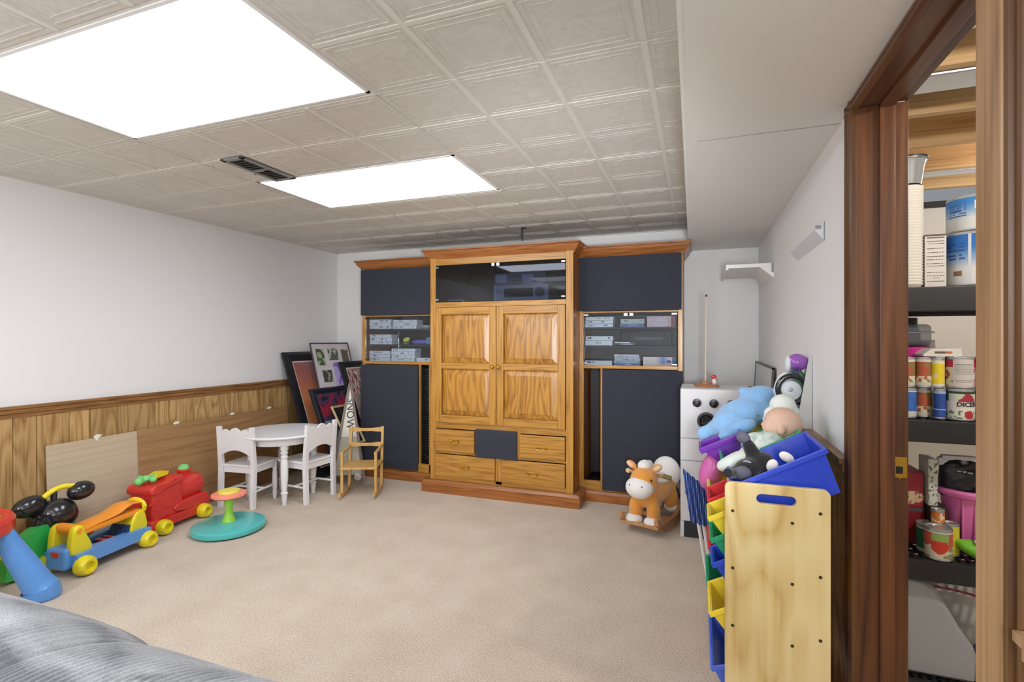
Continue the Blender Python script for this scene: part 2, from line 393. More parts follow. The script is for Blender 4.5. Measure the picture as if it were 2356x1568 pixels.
# the diffuser glows more softly towards its edges, where the tubes are far
def diff_mat():
    m = emit('light_panel', '#f6f7ff', PANEL); return m
for q, (i, j) in enumerate(LIGHTS):
    lab = ['large lit ceiling light panel nearest the camera', 'lit ceiling light panel beyond, in front of the tall oak cabinet', 'unseen ceiling light panel added above the grey sofa', 'unseen ceiling light panel added near the rear wall'][q]
    t = thing('ceiling_light', lab, 'ceiling light', ((GX[i]+GX[i+1])/2, (GY[j]+GY[j+1])/2, ZC), group='ceiling light panels')
    hw, hd = (GX[i+1]-GX[i])/2-.012, (GY[j+1]-GY[j])/2-.012
    put('frame', MB().box(-hw, hw, -hd, -hd+.012, 0, .012).box(-hw, hw, hd-.012, hd, 0, .012).box(-hw, -hw+.012, -hd, hd, 0, .012).box(hw-.012, hw, -hd, hd, 0, .012), M_WHITE, t)
    put('diffuser', MB().box(-hw+.012, hw-.012, -hd+.012, hd-.012, .006, .010), M_DIFF if q < 2 else M_DIM, t)
# ceiling vent
t = thing('ceiling_vent', 'grey metal register vent in the ceiling beside the far light panel', 'vent', (-2.065, 1.955, ZC-.004))
MV = plain('vent_metal', '#8f8f8c', .5, .2); a, b_ = .068, .172
put('frame', MB().box(-a, a, -b_, -b_+.025, -.008, 0, .002).box(-a, a, b_-.025, b_, -.008, 0, .002).box(-a, -a+.022, -b_, b_, -.008, 0, .002).box(a-.022, a, -b_, b_, -.008, 0, .002).box(-a+.02, a-.02, -.006, .006, -.008, 0), MV, t)
put('backing', MB().box(-a+.02, a-.02, -b_+.02, b_-.02, -.001, 0), M_DARK, t)
for k in range(12): put('louver', MB().box(-a+.022, a-.022, -.003, .003, -.001, .001, M=T(0, -b_+.034+k*.0255+(0), -.004) @ R(50, 'X')), plain('vent_dark', '#555553', .5), t)
put('lever', MB().box(-.035, .02, -.004, .004, -.014, -.009, .001).box(-.038, -.03, -.004, .004, -.026, -.009, .001), MV, t)
put('ceiling_hook', MB().box(-1.27, -1.262, 3.68, 3.69, 1.95, 2.05).box(-1.275, -1.235, 3.68, 3.69, 2.04, 2.05), M_BLACK, ceil)

# wainscot planks, rail and baseboard on left wall
def plank_mesh(w, h):
    mb = MB(); c = .003
    mb.prism([(c*.3, 0), (c, .008), (w-c, .008), (w-c*.3, 0)], 0, h, 'z'); return mb
widths = [.11, .104, .154, .108, .15, .239, .173, .099, .212, .135, .276, .164, .14, .2, .11, .17, .12, .19]
y = 1.616; k = 0; edges = [1.616]
ys = [1.616, 1.72, 1.874, 1.982, 2.132, 2.371, 2.544, 2.643, 2.855, 2.99, 3.266, 3.43, 3.55, 3.73, 3.85, 4.0, 4.21]
yy = 1.616
while yy > YN:
    k += 1; yy = max(YN, yy-widths[k % 18]); ys.insert(0, yy)
for a, b_ in zip(ys, ys[1:]):
    if b_-a < .02: continue
    o = put('plank', plank_mesh(b_-a, .795), PANEL_W, wl); o.location = (XL, a, 0); o.rotation_euler = (0, 0, PI/2); o.scale = (1, -1, 1)
rail_prof = [(0, 0), (.012, 0), (.012, .018), (.02, .024), (.02, .044), (.03, .05), (.03, .064), (0, .064)]
def rail(name, x, y0, y1, side, mat_, z=.775):
    return put(name, MB().prism([(x+side*a, z+b) for a, b in rail_prof], y0, y1, 'y'), mat_)
o = rail('trim_1', XL, YN, YB, 1, RAIL_W); struct(o)
struct(put('baseboard_left', MB().box(XL+.008, XL+.02, YN, YB, 0, .07, .003), RAIL_W))
# right wall, far part
ys = [1.772]; k = 3
while ys[-1] < YB: k += 1; ys.append(min(YB, ys[-1]+widths[k % 18]))
for a, b_ in zip(ys, ys[1:]):
    if b_-a > .02: put('plank', plank_mesh(b_-a, .795), PANEL_R, wr).matrix_local = T(XR, a, 0) @ R(90, 'Z')
ys = [.878]
while ys[-1] > -.5: k += 1; ys.append(ys[-1]-widths[k % 18])
for b_, a in zip(ys, ys[1:]): put('plank', plank_mesh(b_-a, .73), PANEL_R, wr).matrix_local = T(XR, a, 0) @ R(90, 'Z')
struct(rail('trim_2', XR, 1.772, YB, -1, RAIL_W))
struct(rail('trim_3', XR, -.9, .877, -1, CASING, z=.742))
# back wall
for x0, x1 in ((XL+.01, -2.775), (-.09, XR-.01)):
    xs = [x0]
    while xs[-1] < x1: k += 1; xs.append(min(x1, xs[-1]+widths[k % 18]))
    for a, b_ in zip(xs, xs[1:]):
        if b_-a > .02: put('plank', plank_mesh(b_-a, .795), PANEL_R, wb).matrix_local = T(a, YB, 0) @ Matrix.Diagonal((1, -1, 1, 1))
struct(put('trim_4', MB().prism([(YB-a, .775+b) for a, b in rail_prof], XL, XR, 'x'), RAIL_X))

# ---------------- doorway ----------------
dr = bpy.data.objects.new('door_1', None); COL.objects.link(dr); dr.location = (XR, DY1, 0); struct(dr)
def dput(n, mb, mt, **k): o = put(n, mb, mt, dr, **k); o.data.transform(T(-XR, -DY1, 0)); return o
dput('far_jamb', MB().box(XR-.002, XR+.122, DY1, DY1+.02, 0, DZ, .002), JAMB)
dput('door_stop', MB().box(XR+.052, XR+.088, DY1-.012, DY1, 0, DZ, .002), JAMB)
dput('near_jamb', MB().box(XR-.002, XR+.122, DY0-.02, DY0, 0, DZ, .002), CASING)
dput('head_jamb', MB().box(XR-.002, XR+.122, DY0, DY1, DZ, DZ+.02, .002), JAMB_Y)
dput('head_stop', MB().box(XR+.052, XR+.088, DY0, DY1, DZ-.012, DZ, .002), JAMB_Y)
cp = [(0, 0), (0, .014), (.008, .02), (.022, .02), (.026, .014), (.044, .014), (.05, .018), (.066, .018), (.07, .012), (.07, 0)]   # casing profile: width, thickness
dput('far_casing', MB().prism([(XR-b, DY1-.004+a) for a, b in cp], 0, ZS, 'z'), CASING_D)
dput('near_casing', MB().prism([(XR-b, .922-a*.62) for a, b in cp], 0, ZS, 'z'), CASING_D)
dput('near_casing_edge', MB().box(XR-.022, XR, .922, DY0+.0, 0, ZS, .003), CASING)
dput('head_casing', MB().prism([(XR-b, DZ-.006+a*.4) for a, b in cp], DY0-.03, DY1+.06, 'y'), JAMB_Y)
st = dput('strike_plate', MB().box(XR+.084, XR+.118, DY1-.0025, DY1, .81, .868, .001), M_BRASS)
ho = put('latch_hole', MB().box(.092, .108, -.0032, -.0022, .822, .842), M_DARK, st)
for z in (.81, .854): put('screw', MB().cyl((.101, -.0035, z), (.101, -.002, z), .003, seg=10), M_BRASS, st)

# ---------------- storage room beyond ----------------
M_FOAM = plain('white_wall_board', '#dcdad4', .8)
struct(put('wall_storage_back', MB().box(XR+.12, 3.0, 4.0, 4.08, 0, 2.04), M_FOAM))
struct(put('wall_storage_right', MB().box(2.9, 3.0, .2, YB+.1, 0, 2.4), M_FOAM))
struct(put('wall_storage_near', MB().box(XR+.12, 3.0, .2, .3, 0, 2.4), M_FOAM))
struct(put('trim_5', MB().box(XR+.12, 3.0, 3.98, 4.1, 2.04, 2.079, .003), plain('sill_dark', '#3c3936', .8)))
deck = struct(put('ceiling_storage', MB().box(XR+.12, 3.0, .2, 4.4, 2.28, 2.31), JOIST))
for k in range(9): put('joist', MB().box(XR+.122, 2.9, .39+.406*k, .428+.406*k, 2.08, 2.28, .002), JOIST, deck)
M_FOIL = plain('duct_metal', '#d4d8df', .3, .8, bump=.3, bscale=14)
for y0, y1, z in ((1.66, 1.80, 2.075), (2.065, 2.215, 2.075), (3.28, 3.37, 2.075)):
    put('metal_duct', MB().box(XR+.16, 2.8, y0, y1, z, z+.12, .01), M_FOIL, deck)
for (bx, by), pw, lb in (((1.25, 1.12), FILL_BULB[0], 'added unseen bulb on a joist near the storage room door'), ((1.75, 3.05), FILL_BULB[1], 'added unseen bulb on a joist deep in the storage room')):
    t = thing('added_bulb', lb, 'light bulb', (bx, by, 2.08))  # added source, outside the view through the doorway
    put('holder', MB().lathe([(0, 0), (.045, 0), (.04, -.03), (.02, -.04), (0, -.04)], seg=20), M_WHITE, t)
    put('bulb', MB().ell((0, 0, -.075), (.03, .03, .038)), emit('bulb_glow', '#fff4e0', 30), t)
    ld = bpy.data.lights.new('added_bulb_light', 'POINT'); ld.energy = pw; ld.shadow_soft_size = .04; ld.color = (1, .96, .9)
    lo = bpy.data.objects.new('added_bulb_light', ld); COL.objects.link(lo); lo.location = (bx, by, 1.94)
# fill lamps added behind the camera, out of view, to lift walls and ceiling
for (lx, ly), pw, lb in (((.05, -.95), FILL_LAMP[0], 'added fill lamp on a stand behind the camera near the right wall'), ((-2.3, -.7), FILL_LAMP[1], 'added fill lamp on a stand behind the sofa near the left wall')):
    t = thing('fill_lamp', lb, 'lamp', (lx, ly, 0))
    put('base', MB().lathe([(0, 0), (.13, 0), (.13, .02), (.02, .03), (0, .03)], seg=32), M_BLACK, t)
    put('pole', MB().cyl((0, 0, .03), (0, 0, 1.30), .012), M_BLACK, t)
    put('shade_holder', MB().lathe([(.05, 1.28), (.06, 1.285), (.03, 1.27), (.0, 1.27)], seg=24), M_WHITE, t)
    ld = bpy.data.lights.new('fill_lamp_light', 'POINT'); ld.energy = pw; ld.shadow_soft_size = .16; ld.color = (.94, .97, 1)
    lo = bpy.data.objects.new('fill_lamp_light', ld); COL.objects.link(lo); lo.location = (lx, ly, 1.46)
# ---------------- entertainment wall unit ----------------
crown = [(0, 0), (0, -.012), (.012, -.02), (.02, -.036), (.034, -.05), (.05, -.06), (.056, -.08), (0, -.08)]
def crown_run(x0, x1, z0, z1, d, left=False, right=False, depth=.4):
    """moulding that swells outwards towards its top; front face at y=0, returns along the sides"""
    prof = [(0, 0), (.008, .0), (.012, .012), (.03, .03), (.042, .05), (.045, .062), (.055, .066), (.055, z1-z0), (0, z1-z0)]
    mb = MB(); rings = []
    for a, b in prof:
        xl = x0-(a if left else 0); xr = x1+(a if right else 0)
        rings.append([mb.b.verts.new(p) for p in ((xl, depth, z0+b), (xl, -a, z0+b), (xr, -a, z0+b), (xr, depth, z0+b))])
    for r0, r1 in zip(rings, rings[1:]):
        for k in range(3): mb.b.faces.new((r0[k], r0[k+1], r1[k+1], r1[k]))
    mb.b.faces.new(rings[-1]); return mb
def base_run(x0, x1, h, d, left=False, right=False, depth=.4):
    prof = [(d, 0), (d, h-.02), (d-.008, h-.012), (d-.012, h), (0, h)]
    mb = MB(); rings = []
    for a, b in prof:
        xl = x0-(a if left else 0); xr = x1+(a if right else 0)
        rings.append([mb.b.verts.new(p) for p in ((xl, depth, b), (xl, -a, b), (xr, -a, b), (xr, depth, b))])
    for r0, r1 in zip(rings, rings[1:]):
        for k in range(3): mb.b.faces.new((r0[k], r0[k+1], r1[k+1], r1[k]))
    return mb
def raised(mb, x0, x1, z0, z1, yb=.0, d=.012, e=.045):
    """raised panel: sloping bevel up to a flat field; yb = rear plane, field stands at yb-d"""
    o = [(x0, yb, z0), (x1, yb, z0), (x1, yb, z1), (x0, yb, z1)]
    i = [(x0+e, yb-d, z0+e), (x1-e, yb-d, z0+e), (x1-e, yb-d, z1-e), (x0+e, yb-d, z1-e)]
    j = [(x0+e, yb-d+.003, z0+e), (x1-e, yb-d+.003, z0+e), (x1-e, yb-d+.003, z1-e), (x0+e, yb-d+.003, z1-e)]
    V = [[mb.b.verts.new(p) for p in q] for q in (o, j, i)]
    for a, b in zip(V, V[1:]):
        for k in range(4): mb.b.faces.new((a[k], a[(k+1) % 4], b[(k+1) % 4], b[k]))
    mb.b.faces.new(V[2]); return mb
CX0, CX1, CYF, CH = -1.985, -.832, 3.55, 1.89
U = thing('entertainment_cabinet', 'tall middle oak cabinet of the wall unit with dark glass doors, panelled doors and drawers', 'cabinet', (CX0, CYF, 0))
W = CX1-CX0; D = .64
put('side_panel', MB().box(0, .02, .002, D, .02, 1.83), OAK_SIDE_SHADE, U)
put('side_panel', MB().box(W-.02, W, .002, D, .02, 1.83), OAK_SIDE_SHADE, U)
put('back_panel', MB().box(.02, W-.02, D-.01, D, .02, 1.83), M_DARK, U)
for z0, z1 in ((1.455, 1.475), (.53, .545), (.1, .115), (1.8, 1.82)): put('floor_board', MB().box(.02, W-.02, .014, D-.01, z0, z1), M_BLACK, U)
for x0, x1 in ((0, .05), (W-.055, W)): put('stile', MB().box(x0, x1, -.012, .012, .08, 1.83, .003), OAK_V, U)
for z0, z1 in ((1.772, 1.832), (1.443, 1.482), (.497, .545), (.301, .318), (.095, .125)):
    put('rail', MB().box(.05, W-.055, -.010, .012, z0, z1, .002), OAK_H, U)
put('crown', crown_run(0, W, 1.815, 1.892, .05, True, True, D), OAK_R, U)
put('base', base_run(0, W, .095, .055, True, True, D), OAK_R, U)
put('top_board', MB().box(-.02, W+.02, -.02, D, 1.885, 1.893), OAK_SIDE_SHADE, U)
xm = -1.425-CX0; gx0, gx1 = .052, W-.057
for k, (a, b) in enumerate(((gx0, xm-.002), (xm+.002, gx1))):
    g = put('glass_door', MB().box(a, b, -.019, -.013, 1.484, 1.768), glass('smoked_glass', '#b4bac8', .055), U, smooth=False)
    put('hinge', MB().box((a if k == 0 else b-.028), (a+.028 if k == 0 else b), -.024, -.012, 1.748, 1.758).box((a if k == 0 else b-.028), (a+.028 if k == 0 else b), -.024, -.012, 1.498, 1.506), M_CHROME, g)
    put('catch', MB().box((b-.03 if k == 0 else a+.006), (b-.006 if k == 0 else a+.03), -.025, -.012, 1.745, 1.768), M_CHROME, g)
for k, (a, b) in enumerate(((gx0, xm+.005), (xm+.01, gx1))):
    d = put('panel_door', MB().box(a, a+.055, -.03, -.011, .548, 1.440, .003).box(b-.055, b, -.03, -.011, .548, 1.440, .003), OAK_V, U)
    for z0, z1 in ((1.385, 1.440), (.965, 1.01), (.548, .605)): put('door_rail', MB().box(a+.055, b-.055, -.029, -.012, z0, z1, .003), OAK_H, d)
    put('raised_panel', raised(MB(), a+.055, b-.055, 1.01, 1.385, -.008, .018, .042), OAK_P, d, smooth=False)
    put('raised_panel', raised(MB(), a+.055, b-.055, .605, .965, -.008, .018, .042), OAK_P, d, smooth=False)
    kx = (b-.022) if k == 0 else (a+.022)
    put('knob', MB().lathe([(0, 0), (.007, 0), (.005, .012), (.013, .018), (.016, .026), (.01, .032), (0, .033)], seg=16, M=T(kx, -.03, .985) @ R(90, 'X')), M_BRASS, d)
# drawers
sp0, sp1 = -1.585-CX0, -1.253-CX0
for n_, (a, b, z0, z1) in enumerate(((.052, sp0-.015, .322, .492), (sp1+.018, W-.058, .322, .492), (.052, -1.43-CX0, .128, .297), (-1.378-CX0, W-.058, .128, .297))):
    d = put('drawer', MB().box(a, b, -.028, -.008, z0, z1, .006), OAK_H, U)
    c, zc = (a+b)/2-(.03 if n_ in (0, 2) else -.03)*0, (z0+z1)/2
    put('handle', MB().tube([(c-.035, -.03, zc), (c-.034, -.048, zc-.004), (c-.02, -.052, zc-.016), (c, -.052, zc-.02), (c+.02, -.052, zc-.016), (c+.034, -.048, zc-.004), (c+.035, -.03, zc)], .004, 8, smooth=3)
        .box(c-.045, c-.025, -.032, -.027, zc-.012, zc+.012, .002).box(c+.025, c+.045, -.032, -.027, zc-.012, zc+.012, .002).box(c-.03, c+.03, -.031, -.027, zc-.006, zc+.008, .002), M_BRASS, d)
put('drawer_divider', MB().box(-1.43-CX0, -1.378-CX0, -.010, .012, .1, .31, .002), OAK_V, U)
put('face_board', MB().box(sp0-.016, sp1+.02, -.009, .010, .312, .502, .002), OAK_V, U)
put('speaker_cover', MB().box(sp0, sp1, -.045, -.008, .302, .512, .006), M_FABRIC, U)
# things inside the top of the middle cabinet
M_SIL = plain('silver_plastic', '#b9c2cc', .4, .3)
cx, cy = CX0, CYF
t = thing('stereo_receiver', 'silver stereo receiver with a round volume knob behind the dark glass', 'receiver', (-1.26, 3.62, 1.475))
put('body', MB().box(-.215, .215, .012, .28, .02, .125, .003), M_BLACK, t)
put('face_plate', MB().box(-.22, .22, 0, .012, .015, .13, .003), M_SIL, t)
put('display', MB().box(-.13, .1, -.002, 0, .04, .105), M_BLACK, t)
put('volume_knob', MB().cyl((.155, -.018, .072), (.155, 0, .072), .035, seg=28), plain('knob_dark', '#3a4350', .4), t)
for k in range(6): put('button', MB().box(-.205+.022*(k % 3), -.19+.022*(k % 3), -.004, 0, .045+.035*(k//3), .056+.035*(k//3)), M_CHROME, t)
for x in (-.17, .17): put('foot', MB().cyl((x, .05, 0), (x, .05, .02), .018), M_BLACK, t)
t = thing('cassette_deck', 'flat grey cassette deck stacked on top of the stereo receiver', 'cassette deck', (-1.27, 3.625, 1.601))
put('body', MB().box(-.2, .2, .01, .26, .005, .1, .003), M_BLACK, t)
put('face_plate', MB().box(-.205, .205, 0, .01, .004, .1, .003), plain('dull_silver', '#5d6572', .4, .2), t)
put('tape_door', MB().box(-.19, -.1, -.004, 0, .025, .085).box(.02, .11, -.004, 0, .025, .085), M_SIL, t)
put('button_strip', MB().box(.03, .19, -.004, 0, .008, .018), M_SIL, t)
t = thing('remote_box', 'small white box lying at the left behind the dark glass', 'box', (-1.79, 3.60, 1.475))
put('body', MB().box(-.065, .065, 0, .09, 0, .032, .002), M_WHITE, t)
put('stripe', MB().box(-.055, .055, -.001, 0, .008, .022), M_BLACK, t)

def wing(side, x0, x1, label):
    w_ = x1-x0; D = .40
    t = thing('side_cabinet', label, 'cabinet', (x0, 3.745, 0))
    s = side == 'left'
    put('side_panel', MB().box(0, .02, .002, D, .02, 1.83), OAK_SIDE_SHADE, t); put('side_panel', MB().box(w_-.02, w_, .002, D, .02, 1.83), OAK_SIDE_SHADE, t)
    put('back_panel', MB().box(.02, w_-.02, D-.01, D, .02, 1.83), M_BLACK, t)
    for z0, z1 in ((1.385, 1.40), (.98, 1.0), (.1, .115), (1.8, 1.82)): put('shelf_board', MB().box(.02, w_-.02, .014, D-.01, z0, z1), M_BLACK, t)
    gl = (.035, w_-.0) if s else (.03, w_-.034)
    for a, b in ((0, gl[0]), (gl[1], w_)):
        if b-a > .01: put('stile', MB().box(a, b, -.010, .012, .06, 1.83, .003), OAK_V, t)
    for z0, z1 in ((1.388, 1.400), (.978, 1.003), (.06, .145)): put('rail', MB().box(gl[0], gl[1], -.009, .012, z0, z1, .002), OAK_H, t)
    put('crown', crown_run(0, w_, 1.80, 1.878, .05, s, not s, D), OAK_R, t)
    put('base', base_run(0, w_, .075, .045, s, not s, D), OAK_R, t)
    put('top_board', MB().box(0, w_, -.02, D, 1.872, 1.879), OAK_SIDE_SHADE, t)
    up = (-.002, w_-.0) if s else (.0, w_-.008)
    put('fabric_panel', MB().box(up[0], up[1], -.03, -.008, 1.402, 1.80, .003), M_FABRIC, t)
    lo = (-.002, .565) if s else (.175, w_+.0)
    put('fabric_panel', MB().box(lo[0], lo[1], -.032, -.008, .088, .972, .003), M_FABRIC, t)
    sx = (.565, .612) if s else (.134, .172)       # upright beside the slot
    put('slot_stile', MB().box((.57 if s else .158), (.586 if s else .172), -.010, .012, .075, .978, .002), OAK_V, t)
    put('slot_stile', MB().box((.665 if s else .0), (w_ if s else .032), -.009, .012, .075, .978, .002), OAK_V, t)
    a, b = (.59, .665) if s else (.035, .155)
    lv = put('slot_back', MB().box(a, b, .25 if not s else .06, (.26 if not s else .07), .145, .945), M_BLACK, t)
    if s:
        for k in range(60): put('louver', MB().box(a, b, .01, .03, .155+k*.0133, .159+k*.0133), M_BLACK, t)
    gm = (gl[0]+gl[1])/2-(.0 if not s else .04)
    for k, (p, q) in enumerate(((gl[0]+.004, gm-.0015), (gm+.0015, gl[1]-.004))):
        g = put('glass_door', MB().box(p, q, -.015, -.010, 1.006, 1.385), glass('clear_dark_glass', '#eef1f4', .05), t, smooth=False)
        put('hinge', MB().box((p if k == 0 else q-.035), (p+.035 if k == 0 else q), -.02, -.009, 1.368, 1.378).box((p if k == 0 else q-.035), (p+.035 if k == 0 else q), -.02, -.009, 1.012, 1.020), M_BLACK if s else M_CHROME, g)
        put('catch', MB().box((q-.035 if k == 0 else p+.003), (q-.008 if k == 0 else p+.03), -.021, -.009, 1.362, 1.384), M_CHROME if not s else M_BLACK, g)
    for z in (1.27, 1.135): put('shelf', MB().box(.02, w_-.02, .03, D-.012, z, z+.012), plain('dark_shelf', '#2b2f3b', .6), t)
    return t
wing('left', -2.775, -1.985, 'oak side cabinet left of the tall one with black fabric panels and a louvred slot')
wing('right', -.832, -.097, 'oak side cabinet right of the tall one with black fabric panels and an open slot')
# ---- tapes, books and boxes on the cabinet shelves ----
M_TAPE = plain('white_card', '#d8dde4', .5)
ORD = ['bottom', 'second from bottom', 'third from bottom', 'fourth from bottom', 'fifth from bottom', 'sixth from bottom']
def spine(seed, base='#dfe4ea', ink='#5b6478', text_=True):
    rr = random.Random(seed); a, b, c = sorted([rr.uniform(.05, .9) for _ in range(3)])
    def f(u, v):
        if text_ and .3 < v < .72 and ((a < u < a+.18) or (b < u < b+.12) or (c-.02 < u < c+.05)) and (int(u*38+seed) % 3): return hx(ink)
        if v < .08 or v > .94: return mixc(base, '#8b93a0', .5)
        return mixc(base, '#c3ccd6', .4*nz(u, v, 5, seed))
    return f
def tape(x, y, z, w_, h, label, kind='video_tape', cat='tape', group=None, base='#dfe4ea', ink='#5b6478', side=None, d=.105, tilt=0):
    t = thing(kind, label, cat, (x, y, z), rotz=tilt, group=group)
    put('sleeve', MB().box(0, w_, 0, d, .0005, h-.0008, .001), side or M_TAPE, t)
    art('spine_label', t, w_-.002, h-.0035, 28, 5, spine(int(x*991+z*1777) % 997, base, ink), T(.001, -.0006, .0015))
    return t
def stack(x, y, z, w_, n, h, where, group, cols=None, kind='video_tape', cat='tape', word='white boxed video tape', **k):
    for i in range(n):
        b, ink = (cols[i] if cols else ('#dfe4ea', '#5b6478'))
        o_ = ORD[i] if i < n-1 or n == 1 else 'top'
        if n == 1: o_ = 'single'
        tape(x+random.uniform(-.003, .003), y+random.uniform(0, .006), z+i*h, w_+random.uniform(-.004, .002), h,
             '%s, %s, %s' % (word, o_, where) if n > 1 else '%s, alone, %s' % (word, where), kind, cat, group, b, ink, **k)
YS = 3.785
GL = 'boxed video tapes in the left side cabinet'; GR = 'boxed video tapes in the right side cabinet'
stack(-2.735, YS, 1.2825, .222, 3, .028, 'left stack, top shelf, left cabinet', GL)
stack(-2.492, YS, 1.2825, .235, 3, .026, 'right stack, top shelf, left cabinet', GL)
stack(-2.735, YS, 1.1475, .228, 3, .029, 'middle shelf, left cabinet', GL)
stack(-2.735, YS, 1.0005, .215, 3, .03, 'left stack, bottom shelf, left cabinet', GL)
stack(-2.508, YS, 1.0005, .235, 4, .028, 'middle stack, bottom shelf, left cabinet', GL)
stack(-2.26, YS, 1.0005, .15, 1, .034, 'right end of bottom shelf, left cabinet', GL)
stack(-.798, YS, 1.2825, .212, 3, .0265, 'top shelf, right cabinet', GR)
stack(-.798, YS, 1.1475, .205, 2, .035, 'middle shelf, right cabinet', GR)
stack(-.798, YS, 1.0005, .205, 1, .034, 'bottom shelf, right cabinet', GR)
stack(-.582, YS, 1.0005, .185, 5, .0165, 'multicoloured stack in the right cabinet', 'thin disc cases', kind='disc_case', cat='disc case', word='thin printed disc case',
      cols=[('#4a4a86', '#d9dbe8'), ('#9fb4cf', '#3e4a70'), ('#a9c3c4', '#56636b'), ('#b4bccb', '#8a4a58'), ('#d6cfdb', '#a2455a')])
stack(-.535, YS, 1.2825, .172, 1, .024, 'under the green striped book', None, kind='book', cat='book', word='blue book lying flat', cols=[('#43528f', '#9fb0d8')])
tape(-.533, YS, 1.307, .168, .036, 'pale green striped book lying on a blue one in the right cabinet', 'book', 'book', None, '#a9b8b0', '#3f5a55')
b_ = thing('game_box', 'pale pink and maroon box on the top shelf of the right cabinet', 'box', (-.345, YS, 1.2825))
put('carton', MB().box(0, .198, 0, .11, 0, .078, .002), plain('pink_card', '#c9b9c6', .5), b_)
art('front_print', b_, .196, .075, 26, 8, lambda u, v: hx('#8a4360') if u > .84 else (hx('#c9a58f') if .74 < u < .8 else mixc('#d6cfd9', '#c3a3b4', nz(u*3, v*6, 1))), T(.001, -.001, .0015))
b_ = thing('puzzle_box', 'colourful picture box on the bottom shelf of the right cabinet', 'box', (-.373, YS, 1.0005))
put('carton', MB().box(0, .226, 0, .12, 0, .066, .002), plain('cream_card', '#ded5cf', .5), b_)
art('front_print', b_, .224, .063, 30, 9, lambda u, v: (hx('#3d6690') if u > .9 else hx('#4a5f9e') if abs(u-.8) < .06 and .3 < v < .7 else mixc('#e4d9d2', '#7d94d6', max(0, min(1, 1-abs(u-.62)*5))) if v > .2 else mixc('#e4cfc3', '#cfae8e', u)), T(.001, -.001, .0015))
b_ = thing('disc_player', 'flat silver-edged player on the middle shelf of the right cabinet', 'player', (-.585, YS, 1.1475))
put('body', MB().box(0, .17, 0, .11, .004, .032, .002), M_BLACK, b_); put('trim', MB().box(.01, .12, -.002, 0, .018, .024).box(.05, .14, -.002, 0, .008, .012), M_CHROME, b_)
b_ = thing('black_case', 'large black case with a grey top edge in the right cabinet', 'case', (-.535, YS+.06, 1.1475))
put('body', MB().box(0, .36, 0, .1, 0, .105, .006), plain('case_black', '#232127', .6), b_); put('lid_edge', MB().box(.1, .3, -.003, 0, .04, .062), plain('case_grey', '#55525a', .6), b_)
b_ = thing('toy_block', 'small yellow plastic toy lying in the left cabinet', 'toy', (-2.375, YS+.01, 1.1475))
put('body', MB().ell((0, .02, .04), (.035, .02, .022), (0, -.4, 0)), plain('toy_yellow_green', '#c6cf5a', .4), b_); put('foot', MB().box(-.02, .02, .0, .04, 0, .03, .006), plain('toy_dull_green', '#6a7a3c', .5), b_)
b_ = thing('toy_boat', 'purple and blue plastic toy lying in the left cabinet', 'toy', (-2.30, YS+.01, 1.1475))
put('hull', MB().ell((.06, .03, .022), (.085, .03, .022)), plain('toy_violet', '#6d63b8', .4), b_); put('cabin', MB().box(.12, .165, .01, .05, .0, .062, .008), plain('toy_blue_green', '#4a86a8', .4), b_)
b_ = thing('glass_bowl', 'pale bowl on the top shelf of the left cabinet at the right end', 'bowl', (-2.19, YS+.05, 1.2825))
put('bowl', MB().lathe([(0, 0), (.02, 0), (.05, .02), (.055, .028), (.052, .028), (.047, .021), (.018, .004), (0, .004)]), plain('pale_glass', '#c8d4cf', .2), b_)

# ---------------- leaning boards on the left wall ----------------
def board(name, label, y0, y1, zt, x_top, x_bot, th, m_):
    h = math.hypot(zt, x_bot-x_top); ang = math.degrees(math.atan2(x_bot-x_top, zt))
    t = tag(put(name, MB().box(0, y1-y0, -th/2, th/2, 0, h, .001), m_), label, 'board')
    t.matrix_world = T(x_bot, y0, .002) @ R(90, 'Z') @ R(-ang, 'X'); return t
PLY_L = wood('plywood_pale', '#cfc1a8', '#c7b79c', '#b9a68a', 0, .6, 20, 3, .2, .03)
PLY_B = wood('plywood_brown', '#b08a5f', '#a17b52', '#84603c', 0, .55, 25, 4, .45, .03)
board('plywood_board', 'pale bare plywood board leaning on the panelled wall behind the toys', 1.75, 2.29, .60, -3.402, -3.37, .008, PLY_L)
board('plywood_board', 'brown plywood board leaning on the wall behind the white table', 2.235, 3.50, .605, -3.392, -3.354, .009, PLY_B)
M_PL = plain('torn_paper', '#f0ebe2', .8)
for (yy, zz, lb) in ((1.98, .612, 'white paper scrap on the top edge of the pale board'), (2.47, .615, 'white torn paper scrap above the red train'), (2.92, .615, 'white paper scrap above the left white chair'), (3.28, .615, 'white paper scrap nearest the picture frames')):
    s_ = tag(put('paper_scrap', MB().prism([(0, 0), (.02, -.03), (.03, -.012), (.05, .004), (.02, .012)], -.0012, .0012, 'x', M=T(-3.392, yy, zz)), M_PL), lb, 'paper', 'paper scraps on the leaning boards')

